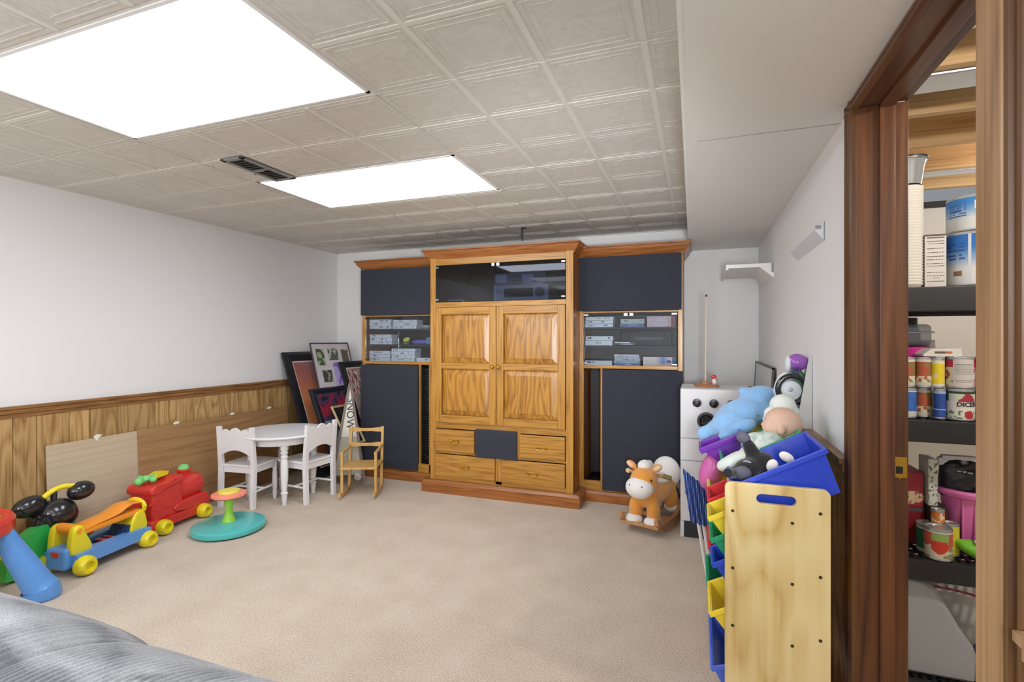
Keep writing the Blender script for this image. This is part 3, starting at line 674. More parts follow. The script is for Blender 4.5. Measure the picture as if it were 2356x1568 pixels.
# ---------------- picture frames leaning in the corner ----------------
def frame3(name, label, BL, BR, TL, border, th, m_, fn, nx=24, ny=34, mat_border=0, mm=None, cat='picture'):
    BL, BR, TL = Vector(BL), Vector(BR), Vector(TL)
    Z = TL-BL; h = Z.length; Z.normalize(); X = BR-BL; w_ = X.length; X -= Z*X.dot(Z); X.normalize(); Y = Z.cross(X)
    Mx = Matrix((X, Y, Z)).transposed().to_4x4(); Mx.translation = BL
    t = thing(name, label, cat); t.matrix_world = Mx
    o = [(0, 0), (w_, 0), (w_, h), (0, h)]; i = [(border, border), (w_-border, border), (w_-border, h-border), (border, h-border)]
    mb = MB(); rg = []
    for q, yv in ((o, th), (o, 0), ([(a+(.3*border if a == 0 else -.3*border), b+(.3*border if b == 0 else -.3*border)) for a, b in o], -.006), (i, .002), (i, th)):
        rg.append([mb.b.verts.new((a, yv, b)) for a, b in q])
    for a, b in zip(rg, rg[1:]+rg[:1]):
        for k in range(4): mb.b.faces.new((a[k], a[(k+1) % 4], b[(k+1) % 4], b[k]))
    put('frame', mb, m_, t, smooth=False)
    put('backing', MB().box(border*.5, w_-border*.5, th-.004, th, border*.5, h-border*.5), M_DARK, t)
    g = border
    if mat_border:
        put('mat', MB().box(border, w_-border, .006, .008, border, h-border), mm, t); g = border+mat_border
    art('print', t, w_-2*g, h-2*g, nx, ny, fn, T(g, .005, g)); return t, w_, h
M_FR = plain('frame_black', '#26262b', .3); M_FR2 = plain('frame_navy', '#20242f', .3)
def sunset(u, v):
    c = mixc('#a8564a', '#d98a5c', max(0, min(1, 1.5-abs(v-.45)*3)))
    c = mixc(c, '#8d8292', max(0, (v-.72)*2.2)*(1-abs(u-.5)))
    for (a, b, r) in ((.35, .62, .09), (.5, .60, .05), (.42, .44, .06), (.4, .28, .05), (.6, .14, .12), (.3, .62, .06), (.8, .66, .12)):
        if abs(u-a) < r*1.5 and abs(v-b) < r*.4+.02*nz(u, v, 30): c = hx('#3a2028')
    return c
frame3('framed_picture', 'large black framed orange sunset picture leaning in the corner', (-3.016, 3.44, 0.002), (-3.016, 4.14, 0.002), (-3.385, 3.44, 1.079), .085, .02, M_FR, sunset, 40, 60, .012, plain('mat_cream', '#e2d3c2', .7))
def collage(u, v):
    for (a0, a1, b0, b1, c0) in ((.1, .3, .72, .93, '#5d7a48'), (.42, .68, .78, .93, '#7b8a78'), (.78, .97, .7, .92, '#8b8266'), (.15, .42, .5, .66, '#54584a'), (.73, .93, .52, .66, '#8a8a74'), (.16, .36, .3, .44, '#77746e'), (.5, .78, .32, .46, '#857a66'), (.15, .45, .08, .22, '#60665a'), (.6, .88, .1, .24, '#7c7264')):
        if a0 < u < a1 and b0 < v < b1:
            return mixc(c0, '#d8d8d0' if nz(u, v, 14, a0*9) > .55 else '#2c2e2a', .45)
    if .47 < u < .66 and .36 < v < .75: return mixc('#b9aed6', '#7d69b4', 1 if nz(u, v, 9, 3) > .58 else .2)
    return mixc('#b9b2b6', '#cfc8d0', nz(u, v, 3))
frame3('framed_collage', 'thin framed photo collage poster standing behind the sunset picture', (-3.045, 3.595, 0.45), (-2.9245, 3.9764, 0.45), (-3.3, 3.675, 1.16), .011, .012, plain('frame_grey', '#4a4648', .4), collage, 44, 64)
def bouquet(u, v):
    c = mixc('#b9a99a', '#9c8f84', nz(u, v, 6))
    if v > .62: 
        if nz(u*2, v*2, 7, 2) > .55: c = hx('#8c3a50')
        elif nz(u, v, 12, 5) > .6: c = hx('#e3d9d4')
    elif nz(u, v, 11, 8) > .57: c = hx('#8d8a80')
    return c
frame3('framed_picture', 'black framed flower picture leaning against the side of the left cabinet', (-2.80, 3.80, .2), (-2.7421, 4.1164, 0.2), (-3.117, 3.85, 0.983), .06, .018, M_FR, bouquet, 30, 60, .012, plain('mat_beige', '#d8cab4', .7))
def berries(u, v):
    if v > .48: return hx('#8c2038') if nz(u, v, 6, 1) > .5 and v > .55 else (hx('#4a3550') if nz(u, v, 9, 4) > .45 else hx('#221c26'))
    if u < .4: return mixc('#6a7680', '#8d969c', nz(u, v, 6))
    return hx('#1c1a1c') if abs(u-.55) > .1 else hx('#a99c62')
frame3('framed_picture', 'smaller black framed picture of red berries in front of the collage', (-2.868, 3.43, 0.25), (-2.826, 3.8479, 0.25), (-3.1, 3.452, 0.767), .05, .02, M_FR2, berries, 28, 34, .006, plain('mat_navy', '#3a4252', .5))
def gold(u, v): return hx('#171412') if nz(u, v, 4) > .35 else hx('#2e2a26')
frame3('framed_picture', 'small gold framed dark picture below the red berries one', (-2.74, 3.512, 0.3), (-2.72, 3.711, 0.3), (-2.94, 3.531, 0.62), .018, .012, plain('frame_gold', '#bfb079', .4), gold, 10, 12)
# tall triangular wooden sign with lettering
t = thing('snow_sign', 'tall triangular wooden framed sign lettered SNOW beside the rocking chair', 'sign')
BL, BR, AP = Vector((-2.80, 3.363, .03)), Vector((-2.58, 3.50, .03)), Vector((-2.80, 3.587, .821))
X = (BR-BL).normalized(); Z = AP-BL; ax = Z.dot(X); Z -= X*ax; hh = Z.length; Z.normalize(); Y = Z.cross(X)
Mx = Matrix((X, Y, Z)).transposed().to_4x4(); Mx.translation = BL; t.matrix_world = Mx; wd = (BR-BL).length
M_OLD = wood('weathered_strip', '#8d7c74', '#776660', '#57463f', 2, .6, 40, 6, .4, .05)
ax = wd*.5
put('strip', MB().prism([(-.012, 0), (.012, 0), (ax+.006, hh), (ax-.012, hh)], -.012, .012), M_OLD, t)
put('strip', MB().prism([(wd-.012, 0), (wd+.012, 0), (ax+.012, hh), (ax-.006, hh)], -.012, .012), M_OLD, t)
put('sign_face', MB().prism([(.02, .40), (wd-.02, .40), (ax+.004, hh-.03), (ax-.004, hh-.03)][:0] or [(ax*.42+.0, .36), (wd-ax*.42, .36), (ax+.006, hh-.02), (ax-.006, hh-.02)], -.003, .003), plain('sign_cream', '#e3dfcf', .7), t)
put('lower_face', MB().prism([(.014, .05), (wd-.014, .05), (wd-ax*.42, .36), (ax*.42, .36)], -.003, .003), plain('sign_green_grey', '#b3b1a0', .7), t)
text('SNOW', .085, plain('sign_ink', '#4d4f56', .7), t, T(ax+.005, -.0042, .55) @ R(90, 'X') @ R(-90, 'Z'), bold=.001)
put('snowman_ball', MB().ell((wd-.05, -.02, .03), (.03, .02, .03)), plain('sign_snow', '#d9d2cc', .8), t)

# ---------------- white child's table and chairs ----------------
t = thing('play_table', 'round white wooden childrens table with turned legs', 'table', (-2.955, 3.01, 0))
put('tabletop', MB().lathe([(0, .482), (.30, .482), (.318, .488), (.322, .496), (.318, .503), (0, .505)], seg=56), M_WHITE, t)
put('apron', MB().lathe([(.235, .43), (.25, .43), (.25, .482), (.235, .482)], seg=40), M_WHITE, t)
leg_prof = [(0, 0), (.014, 0), (.02, .06), (.02, .075), (.025, .08), (.025, .09), (.018, .095), (.02, .12), (.026, .20), (.026, .31), (.02, .33), (.026, .34), (.026, .35), (.018, .358), (.026, .372), (.026, .38), (.02, .386), (.028, .40), (.028, .482), (0, .482)]
for k in range(4):
    a = math.radians(-43+90*k); put('leg', MB().lathe(leg_prof, (.215*math.cos(a), .215*math.sin(a), 0), 16), M_WHITE, t)
def kid_chair(label, loc, rz):
    t = thing('play_chair', label, 'chair', loc, rz, 'white childrens chairs at the round table')
    w_, d = .135, .13
    put('seat', MB().box(-w_-.005, w_+.005, -d, d+.012, .285, .303, .005), M_WHITE, t)
    put('apron', MB().box(-w_+.02, w_-.02, d-.02, d-.008, .245, .286).box(-w_+.02, w_-.02, -d+.005, -d+.017, .245, .286).box(-w_+.006, -w_+.018, -d+.02, d-.02, .245, .286).box(w_-.018, w_-.006, -d+.02, d-.02, .245, .286), M_WHITE, t)
    for s in (-1, 1):
        put('rear_post', MB().hexa([(s*w_-.014, -d-.022, 0), (s*w_+.014, -d-.022, 0), (s*w_+.014, -d+.006, 0), (s*w_-.014, -d+.006, 0), (s*w_-.015, -d-.014, .29), (s*w_+.015, -d-.014, .29), (s*w_+.015, -d+.016, .29), (s*w_-.015, -d+.016, .29)])
            .hexa([(s*w_-.015, -d-.014, .29), (s*w_+.015, -d-.014, .29), (s*w_+.015, -d+.016, .29), (s*w_-.015, -d+.016, .29), (s*w_-.014, -d-.034, .575), (s*w_+.014, -d-.034, .575), (s*w_+.014, -d-.008, .575), (s*w_-.014, -d-.008, .575)]), M_WHITE, t)
        put('front_leg', MB().lathe([(0, 0), (.012, 0), (.017, .06), (.012, .065), (.017, .075), (.019, .15), (.017, .21), (.012, .215), (.018, .225), (.018, .286), (0, .286)], (s*(w_-.018), d-.02, 0), 14), M_WHITE, t)
        put('side_stretcher', MB().cyl((s*(w_-.014), -d, .11), (s*(w_-.018), d-.02, .11), .008, seg=10), M_WHITE, t)
    put('cross_stretcher', MB().cyl((-w_+.014, 0, .11), (w_-.014, 0, .11), .008, seg=10), M_WHITE, t)
    pts = []; n = 36
    for i in range(n+1):
        u = i/n; x = -w_+.012+u*(2*w_-.024); z = .535+.022*abs(math.sin(PI*(u*3)))+(.012 if 1/3 < u < 2/3 else 0); pts.append((x, z))
    for i in range(n+1):
        u = 1-i/n; x = -w_+.012+u*(2*w_-.024); pts.append((x, .37+.04*math.sin(PI*u)))
    put('back_panel', MB().prism(pts, -.007, .007, 'y', M=T(0, -d-.006, 0) @ T(0, 0, .3) @ R(4, 'X') @ T(0, 0, -.3)), M_WHITE, t)
    return t
kid_chair('left white childrens chair, its scalloped back towards the camera', (-3.085, 2.835, 0), math.radians(7))
kid_chair('right white childrens chair pushed in beside the picture frames', (-2.785, 3.07, 0), math.radians(86))

# ---------------- small wooden rocking chair ----------------
PINE = wood('pine_light', '#dcb573', '#cfa561', '#a97c3e', 2, .4, 40, 7, .35, .05, .1)
t = thing('rocking_chair', 'small light wooden doll rocking chair in front of the left cabinet', 'chair', (-2.44, 3.285, 0), math.radians(24))
w_, d = .125, .11
for s in (-1, 1):
    pr = []
    for i in range(13):
        u = -1+2*i/12; pr.append((u*.185, .02+.03*u*u-.018))
    pr2 = [(a, b+.026) for a, b in pr[::-1]]
    put('rocker', MB().prism(pr+pr2, s*w_-.008, s*w_+.008, 'x'), PINE, t)
    put('front_leg', MB().box(s*w_-.01, s*w_+.01, -d-.01, -d+.012, .03, .335, .003), PINE, t)
    put('back_post', MB().hexa([(s*w_-.01, d-.012, .03), (s*w_+.01, d-.012, .03), (s*w_+.01, d+.012, .03), (s*w_-.01, d+.012, .03), (s*w_-.01, d+.05, .49), (s*w_+.01, d+.05, .49), (s*w_+.01, d+.07, .49), (s*w_-.01, d+.07, .49)]), PINE, t)
    put('armrest', MB().tube([(s*w_, -d-.015, .335), (s*w_, 0, .338), (s*w_, d+.03, .345)], [.012, .014, .010], 10, smooth=4), PINE, t)
put('seat', MB().box(-w_-.012, w_+.012, -d-.02, d+.01, .215, .232, .004), PINE, t)
for z, y_ in ((.465, .055), (.35, .035)):
    pp = [(-w_+.01, z-.018), (-.04, z-.012), (.04, z-.012), (w_-.01, z-.018), (w_-.01, z+.02), (.04, z+.012), (-.04, z+.012), (-w_+.01, z+.02)]
    put('back_rail', MB().prism(pp, d+y_-.006, d+y_+.006, 'y'), PINE, t)
# ---------------- plastic toys along the left wall ----------------
P_RED = plain('toy_red', '#d8352f', .3, coat=.3); P_YEL = plain('toy_yellow', '#eada22', .3, coat=.2); P_BLU = plain('toy_light_blue', '#5f9ae0', .3, coat=.2)
P_ORA = plain('toy_orange', '#f59a2c', .3, coat=.2); P_GRN = plain('toy_green', '#35b556', .3, coat=.2); P_LGR = plain('toy_pale_green', '#7ed67c', .35)
P_TEAL = plain('toy_teal', '#52c0bd', .28, coat=.2); P_LIME = plain('toy_lime', '#9fdc4c', .35); P_PNK = plain('toy_coral', '#f59079', .35); P_NAV = plain('toy_navy', '#26406e', .4)
P_BLK = plain('toy_black', '#1f2023', .18, coat=.5)
def wheel(x0, x1, y, z, r, t, m_, name='wheel'):
    """fat tapered wheel with its axle along x and a recessed hub on the +x side"""
    L_ = x1-x0; h = put(name, MB().lathe([(0, 0), (r*.7, 0), (r*.96, L_*.18), (r, L_*.45), (r*.93, L_*.8), (r*.74, L_), (r*.5, L_), (r*.42, L_*.72), (0, L_*.72)], seg=28, M=T(x0, y, z) @ R(90, 'Y')), m_, t)
    return h
# teal spinning seat
t = thing('spinning_seat', 'round teal sit-and-spin toy with green post and coral and yellow wheel', 'toy', (-2.765, 2.375, 0))
put('foot_ring', MB().lathe([(0, 0), (.19, 0), (.2, .008), (0, .012)], seg=48), M_BLACK, t)
put('base', MB().lathe([(.17, .008), (.207, .01), (.212, .02), (.209, .038), (.196, .047), (.12, .052), (.05, .055), (0, .055)], seg=64), P_TEAL, t)
put('post', MB().lathe([(0, .05), (.04, .052), (.036, .066), (.024, .10), (.021, .14), (.03, .19), (.042, .212), (0, .214)], seg=24), P_LIME, t)
put('wheel', MB().lathe([(0, .205), (.09, .208), (.102, .217), (.1, .228), (.085, .236), (.06, .238), (0, .238)], seg=40), P_PNK, t)
put('wheel_cap', MB().lathe([(0, .236), (.064, .238), (.06, .248), (.04, .251), (0, .252)], seg=32), plain('toy_pale_yellow', '#e8dc55', .4), t)
# red ride-on train; local +y is its front
t = thing('ride_on_train', 'red plastic ride-on toy train with yellow wheels and green handle', 'toy', (-3.05, 2.10, 0), math.radians(9))
def outline(pts, k=4):
    out = []; n = len(pts)
    for i in range(n):
        a, b, c, d = [Vector(pts[(i+j-1) % n]) for j in range(4)]
        for q in range(k):
            u = q/k; out.append(tuple(.5*((2*b)+(c-a)*u+(2*a-5*b+4*c-d)*u*u+(3*b-a-3*c+d)*u**3)))
    return out
def puffy(pts, x0, x1, r=.015, n=3, k=4):
    """closed side outline (y,z) extruded along x with rounded shoulders"""
    o = outline(pts, k); cx_ = sum(p[0] for p in o)/len(o); cz = sum(p[1] for p in o)/len(o); mb = MB(); rg = []
    lv = [(x0+r*(1-math.cos(PI/2*i/n)), r*(1-math.sin(PI/2*i/n))) for i in range(n+1)]
    lv = lv+[(x1+x0-x, q) for x, q in lv[::-1]]
    for x, q in lv:
        ring = []
        for a, b in o:
            v = Vector((a-cx_, b-cz)); l = v.length or 1; v *= max(0, (l-q))/l; ring.append(mb.b.verts.new((x, cx_+v.x, cz+v.y)))
        rg.append(ring)
    for a, b in zip(rg, rg[1:]):
        for i in range(len(o)): mb.b.faces.new((a[i], a[(i+1) % len(o)], b[(i+1) % len(o)], b[i]))
    mb.b.faces.new(rg[0][::-1]); mb.b.faces.new(rg[-1]); return mb
put('chassis', puffy([(.01, .035), (.005, .085), (.04, .10), (.1, .09), (.3, .095), (.42, .11), (.46, .09), (.45, .05), (.4, .03), (.12, .03), (.04, .015)], -.225, -.02), P_RED, t)
put('cab', puffy([(.03, .09), (.025, .2), (.03, .27), (.08, .28), (.2, .29), (.24, .26), (.24, .1), (.1, .085)], -.205, -.03, .02), P_RED, t)
put('seat', puffy([(.02, .25), (.015, .29), (.05, .308), (.12, .308), (.2, .325), (.24, .325), (.235, .29), (.1, .262)], -.215, -.02, .018), P_RED, t)
put('boiler', MB().lathe([(0, 0), (.06, .0), (.08, .02), (.087, .06), (.087, .17), (.078, .215), (.05, .235), (0, .24)], seg=28, M=T(-.118, .21, .215) @ R(-90, 'X')), P_RED, t)
put('side_tank', puffy([(.2, .10), (.2, .15), (.42, .16), (.45, .13), (.43, .09)], -.225, -.018, .012), P_RED, t)
put('chimney', MB().lathe([(0, .28), (.035, .28), (.036, .31), (.046, .322), (.046, .332), (0, .333)], (-.118, .34, 0), 20), P_RED, t)
put('chimney_cap', MB().lathe([(0, .33), (.034, .333), (.03, .352), (.012, .362), (0, .363)], (-.118, .34, 0), 20), P_LGR, t)
put('handlebar', MB().tube([(-.118, .02, .333), (-.118, .08, .338), (-.118, .12, .336)], [.018, .018, .018], 10, smooth=3).ell((-.118, .015, .335), (.022, .026, .024)).ell((-.118, .065, .341), (.028, .03, .02)).ell((-.118, .125, .338), (.022, .024, .02)).ell((-.16, .065, .338), (.022, .018, .018)).ell((-.07, .065, .338), (.022, .018, .018)), P_LGR, t)
put('handle_post', MB().cyl((-.118, .065, .29), (-.118, .065, .335), .014), P_RED, t)
put('beak', MB().prism([(.1, .33), (.19, .335), (.2, .355), (.15, .362), (.11, .35)], -.15, -.09, 'x'), P_YEL, t)
put('brick_relief', MB().box(-.034, -.026, .03, .09, .15, .17, .003).box(-.034, -.026, .11, .17, .15, .17, .003).box(-.034, -.026, .0, .05, .19, .21, .003).box(-.034, -.026, .07, .13, .19, .21, .003).box(-.034, -.026, .15, .21, .19, .21, .003).box(-.034, -.026, .03, .09, .12, .135, .003), P_RED, t)
for yy in (.075, .385):
    wheel(-.03, .035, yy, .047, .047, t, P_YEL); wheel(-.205, -.235, yy, .047, .047, t, P_YEL)
# orange, yellow and blue walker; local +y away from the camera
t = thing('push_walker', 'blue and yellow plastic ride-on walker with a long orange seat', 'toy', (-3.01, 1.62, 0), math.radians(9))
put('front_box', MB().box(-.075, .052, -.03, .05, .035, .145, .018, seg=3), P_BLU, t)
put('chassis', MB().hexa([(.01, .0, .05), (.09, .0, .05), (.10, .36, .055), (.05, .36, .055), (.01, .0, .11), (.09, .0, .11), (.10, .36, .115), (.05, .36, .115)]).hexa([(-.12, .0, .05), (-.05, .0, .05), (-.09, .36, .055), (-.13, .36, .055), (-.12, .0, .11), (-.05, .0, .11), (-.09, .36, .115), (-.13, .36, .115)]).box(-.13, .1, .34, .42, .055, .11, .015), P_BLU, t)
put('badge', MB().box(-.032, .012, -.033, -.028, .105, .13, .002).ell((-.01, -.03, .118), (.026, .004, .014)), P_RED, t)
for xx in (-.075, .045):
    put('front_arch', puffy([(-.005, .11), (.0, .21), (.02, .243), (.05, .243), (.065, .21), (.1, .115), (.05, .1)], xx-.02, xx+.02, .012), P_YEL, t)
put('arch_bolt', MB().cyl((.06, .03, .222), (.071, .03, .222), .011), P_ORA, t)
put('front_roller', MB().tube([(-.06, .035, .228), (.03, .035, .228)], .025, 18), P_ORA, t)
put('seat', MB().shell(lambda u, v: (-.0+(v-.5)*.13*(1-.1*u), .03+u*.36, .215+.03*u+.022*math.exp(-((u-.82)/.16)**2)+.012*math.cos((v-.5)*PI)), 24, 8).box(-.062, .062, .03, .385, .19, .222, .01), P_ORA, t)
put('seat_end', MB().tube([(.0+.06*math.cos(a), .40+.012*0, .225+.04*math.sin(a)) for a in [2*PI*k/24 for k in range(25)]], .012, 8), P_YEL, t)
put('rear_arch', puffy([(.31, .1), (.33, .19), (.36, .215), (.4, .20), (.41, .1)], -.07, .07, .015), P_YEL, t)
put('activity_tray', MB().box(-.06, .05, .12, .3, .06, .09, .01), P_NAV, t)
put('tray_print', MB().box(-.04, .04, .11, .17, .09, .1, .004).box(-.05, .05, .2, .225, .09, .105, .004).box(-.05, .05, .245, .265, .09, .105, .004), P_RED, t)
put('tray_screen', MB().hexa([(-.06, .27, .09), (.06, .27, .09), (.06, .29, .09), (-.06, .29, .09), (-.06, .31, .15), (.06, .31, .15), (.06, .325, .15), (-.06, .325, .15)]), P_NAV, t)
for yy, r_ in ((.03, .05), (.385, .047)):
    wheel(.07, .135, yy, r_, r_, t, P_YEL); wheel(-.085, -.15, yy, r_, r_, t, P_YEL)
# green fendered ride-on with a round black backrest
t = thing('ride_on_car', 'green ride-on toy with a round black backrest and yellow handle between black grips', 'toy', (-3.2, 1.695, 0), math.radians(4))
put('fender', MB().prism([(-.05, .015)]+[(.07+.20*math.cos(a), .02+.225*math.sin(a)) for a in [PI-PI*k/18 for k in range(19)]]+[(.3, .015)], -.02, .05, 'x', M=T(.0, -.12, 0)), P_GRN, t)
put('body', MB().box(-.13, .0, -.18, .2, .03, .13, .03, seg=3), P_RED, t)
put('seat', MB().ell((-.06, 0, .14), (.07, .12, .04)), P_RED, t)
put('backrest', MB().ell((.0, .0, .262), (.085, .092, .088), seg=32), P_BLK, t)
put('backrest_band', MB().ell((-.03, -.04, .245), (.085, .07, .08), seg=28), P_BLK, t)
put('grip', MB().ell((-.03, -.105, .337), (.05, .075, .052), (.2, 0, 0), 28), P_BLK, t)
put('grip', MB().ell((.02, .105, .365), (.05, .066, .05), (.1, 0, 0), 28), P_BLK, t)
put('handle', MB().tube([(-.02, -.06, .355), (-.01, -.02, .39), (.0, .03, .405), (.015, .085, .395)], .014, 12, smooth=5), P_YEL, t)
put('handle_post', MB().cyl((-.01, -.01, .31), (-.01, -.005, .40), .014), P_BLK, t)
put('wheel', MB().cyl((-.06, .2, .04), (.0, .2, .04), .04), P_BLK, t); put('wheel', MB().cyl((-.08, -.12, .04), (-.03, -.12, .04), .04), P_BLK, t)
# activity table, its corner and one leg in view
t = thing('activity_table', 'round red and yellow activity table on a splayed light blue leg', 'table', (-3.04, 1.21, 0))
put('tabletop', MB().lathe([(0, .325), (.19, .325), (.212, .335), (.216, .385), (.205, .40), (.19, .392), (0, .392)], seg=48), P_RED, t)
put('play_surface', MB().lathe([(0, .392), (.165, .394), (.155, .405), (0, .41)], seg=40), P_YEL, t)
put('dome', MB().ell((.02, .05, .405), (.06, .06, .03)), plain('toy_pale', '#d9e2e6', .3), t)
for q, (a, b) in enumerate((((.195, .245), (.115, .13)), ((.1, -.26), (.06, -.13)), ((-.24, .02), (-.13, .0)))):
    put('leg', MB().tube([(a[0], a[1], 0), (a[0], a[1], .012), (a[0]-.005, a[1]-.01, .055), (a[0]-.012, a[1]-.018, .075), (b[0], b[1], .33)], [.06, .068, .068, .058, .04], 28, smooth=2), P_BLU, t)
# yellow toy frame with a cut-out, at the left edge
t = thing('yellow_toy_seat', 'yellow plastic toy with a rounded cut-out behind the blue table leg', 'toy', (-3.23, 1.37, 0), math.radians(-8))
sh = plate(rrect(-.13, .13, 0, .19, .03), [rrect(-.06, .06, .04, .13, .025)], .03, R(90, 'Z') @ R(90, 'X') @ T(0, 0, .0), .004)
put('side_panel', sh, P_YEL, t)
put('rear_panel', MB().box(-.14, -.11, -.12, .12, 0, .17, .01), P_YEL, t); put('base_plate', MB().box(-.14, .01, -.12, .12, .0, .025, .005), P_YEL, t)
put('green_foot', MB().box(-.06, .03, .12, .2, .0, .06, .015), P_GRN, t)
put('red_peg', MB().cyl((-.02, .15, .06), (-.02, .15, .14), .014), P_RED, t)

# ---------------- grey corduroy sofa ----------------
def cord_mat():
    m, n, b = nt('grey_corduroy'); v = coords(n, (1, 1, 1), False)
    a = node(n, 'ShaderNodeTexNoise'); L(n, coords(n, (5, 9, 9), False), a.inputs['Vector']); a.inputs['Scale'].default_value = 1.3; a.inputs['Detail'].default_value = 5; a.inputs['Distortion'].default_value = .6
    r = ramp(n, a.outputs[0], [(.36, '#72757a'), (.47, '#a3a6aa'), (.6, '#c0c3c7')]); 
    g = node(n, 'ShaderNodeTexNoise'); L(n, v, g.inputs['Vector']); g.inputs['Scale'].default_value = 700
    mx = node(n, 'ShaderNodeMixRGB', blend_type='OVERLAY'); mx.inputs[0].default_value = .5; L(n, r.outputs[0], mx.inputs[1]); L(n, g.outputs[0], mx.inputs[2])
    L(n, mx.outputs[0], b.inputs['Base Color']); b.inputs['Roughness'].default_value = .85; b.inputs['Sheen Weight'].default_value = .45; b.inputs['Sheen Roughness'].default_value = .35
    b.inputs['Sheen Tint'].default_value = (.9, .92, .95, 1); return m
CORD = cord_mat()
def lobe(x0, x1, dz=0, k=0):
    """one pillow of the sofa back; ribs run over the crest"""
    n_r = int((x1-x0)/.0085); nu = n_r*4; nv = 56; mb = MB()
    def f(u, v):
        x = x0+(x1-x0)*u; e = min(u, 1-u)*(x1-x0)
        edge = 1-math.exp(-e/.022); puff = .6+.4*edge**.8
        a = math.radians(-50+v*280)
        ry, rz = (.206*(.93+.07*edge)), (.202*(.93+.07*edge))
        rr = 1+.012*nz(x, v, 6, k)*1.5
        rib = .0030*abs(math.sin(PI*u*n_r))**.7
        cy_, cz_ = .27, .69+dz
        # puckers pull the ribs across near the seams
        xs = x+.006*math.sin(a)*(1-edge)*(1 if u > .5 else -1)*-1
        return (xs, cy_+(ry*rr+rib)*math.cos(a), cz_+(rz*rr+rib)*math.sin(a)-(.02*(x-x0)/(x1-x0) if k == 0 else 0))
    mb.shell(f, nu, nv); return mb
t = thing('corduroy_sofa', 'grey ribbed corduroy sofa seen from over its puffy back in the foreground', 'sofa', (0, 0, 0))
put('back_cushion', lobe(-.632, -.02, .0, 1), CORD, t, ang=180, norm=False)
put('back_cushion', lobe(-1.26, -.612, .008, 2), CORD, t, ang=180, norm=False)
put('back_cushion', lobe(-1.89, -1.255, .02, 3), CORD, t, ang=180, norm=False)
put('back_panel', MB().box(-1.9, -.02, .1, .42, .12, .68, .03), CORD, t)
put('seat_base', MB().box(-1.9, -.02, -.55, .1, .12, .32, .03), CORD, t)
for x in (-1.26, -.63, -.02): put('seat_cushion', MB().box(x-.62, x-.01, -.58, .09, .32, .46, .05, seg=3), CORD, t)
put('armrest', MB().box(-2.12, -1.9, -.56, .42, .08, .62, .06, seg=3), CORD, t)
for x in (-2.0, -.12):
    for y_ in (-.48, .35): put('foot', MB().cyl((x, y_, 0), (x, y_, .12), .025), M_BLACK, t)
# ---------------- right side: shelves, kitchen, horse ----------------
def bracket(mb, y0, y1, z1, z0=None, d=.03, h=.066):
    mb.prism([(XR, z1), (XR-d, z1-.024), (XR, z1-h)], y0, y1, 'y'); return mb
M_SH = plain('shelf_white', '#eeece8', .5)
t = thing('wall_shelf', 'small white floating shelf high on the right wall in the far corner', 'shelf', (XR, 3.4, 1.62))
put('shelf_board', MB().box(-.265, 0, 0, .62, .012, .036, .004), M_SH, t)
put('edge_lip', MB().box(-.268, -.25, 0, .62, .002, .014, .003), M_SH, t)
put('bracket', MB().prism([(0, .012), (-.075, .012), (0, -.055)], 0.0, .5, 'y'), M_SH, t)
put('end_plate', MB().box(-.012, 0, -.004, 0, -.02, .034), plain('bracket_grey', '#8f8f92', .5), t)
t = thing('wall_shelf_bracket', 'white wedge shaped ledge bracket alone on the right wall nearer the door', 'shelf bracket', (XR, 2.1, 1.59))
put('bracket', MB().prism([(0, .03), (-.032, .004), (-.03, .0), (0, -.037)], 0, .52, 'y'), plain('bracket_white', '#dcdbe0', .5), t)
put('end_plate', MB().prism([(0, .03), (-.003, .028), (-.003, -.036), (0, -.038)], -.004, 0, 'y').box(-.03, -.012, -.003, 0, .006, .018), plain('bracket_grey', '#8f8f92', .5), t)
# white framed board on the rail
t = thing('framed_board', 'thin grey framed white board standing on the wall rail in the right corner', 'board', (XR-.028, 3.27, .84), rot=(0, math.radians(3), 0))
put('board', MB().box(-.002, .003, .012, .9, .008, .182), plain('board_white', '#d6d7d4', .4), t)
put('frame', MB().box(-.006, .005, 0, .014, 0, .19).box(-.006, .005, .9, .912, 0, .19).box(-.006, .005, 0, .912, .18, .192).box(-.006, .005, 0, .912, 0, .01), plain('board_frame', '#5d5e5c', .5), t)

M_KIT = plain('kitchen_white', '#dedee2', .4)
t = thing('play_kitchen', 'tall white play kitchen unit with black knobs beside the right cabinet', 'toy kitchen', (-.098, 3.245, 0))
put('body', MB().box(0, .40, .004, .34, .0, .897, .004), M_KIT, t)
put('control_panel', MB().box(0, .40, -.010, .004, .60, .895, .004), M_KIT, t)
put('drawer_front', MB().box(0, .40, -.010, .004, .466, .594, .003), M_KIT, t)
dd = put('oven_door', MB().box(0.004, .40, -.012, .004, .10, .460, .003), M_KIT, t)
put('handle', MB().tube([(.03, -.012, .40), (.03, -.035, .40), (.03, -.035, .27), (.03, -.012, .27)], .0045, 8), M_CHROME, dd)
put('kick_plate', MB().box(.022, .40, -.006, .004, 0, .094), plain('kick_dark', '#2b3038', .6), t)
put('corner_post', MB().box(0, .021, -.012, .004, 0, .098, .002), M_KIT, t)
for x in (.094, .188, .285):
    k = put('knob', MB().lathe([(0, 0), (.026, 0), (.024, .012), (.012, .014), (.010, .026), (0, .027)], seg=24, M=T(x, -.010, .813) @ R(90, 'X')), plain('knob_black', '#26272b', .3), t)
    put('knob_grip', MB().box(-.004, .004, -.014, 0, -.02, .02, .002, M=T(x, -.024, .813) @ R(35, 'Y')), plain('knob_black', '#26272b', .3), k)
put('dial_ring', MB().lathe([(.036, 0), (.052, 0), (.050, .012), (.038, .012)], seg=40, M=T(.146, -.010, .708) @ R(90, 'X')), plain('dial_dark', '#4a4c52', .3, .5), t)
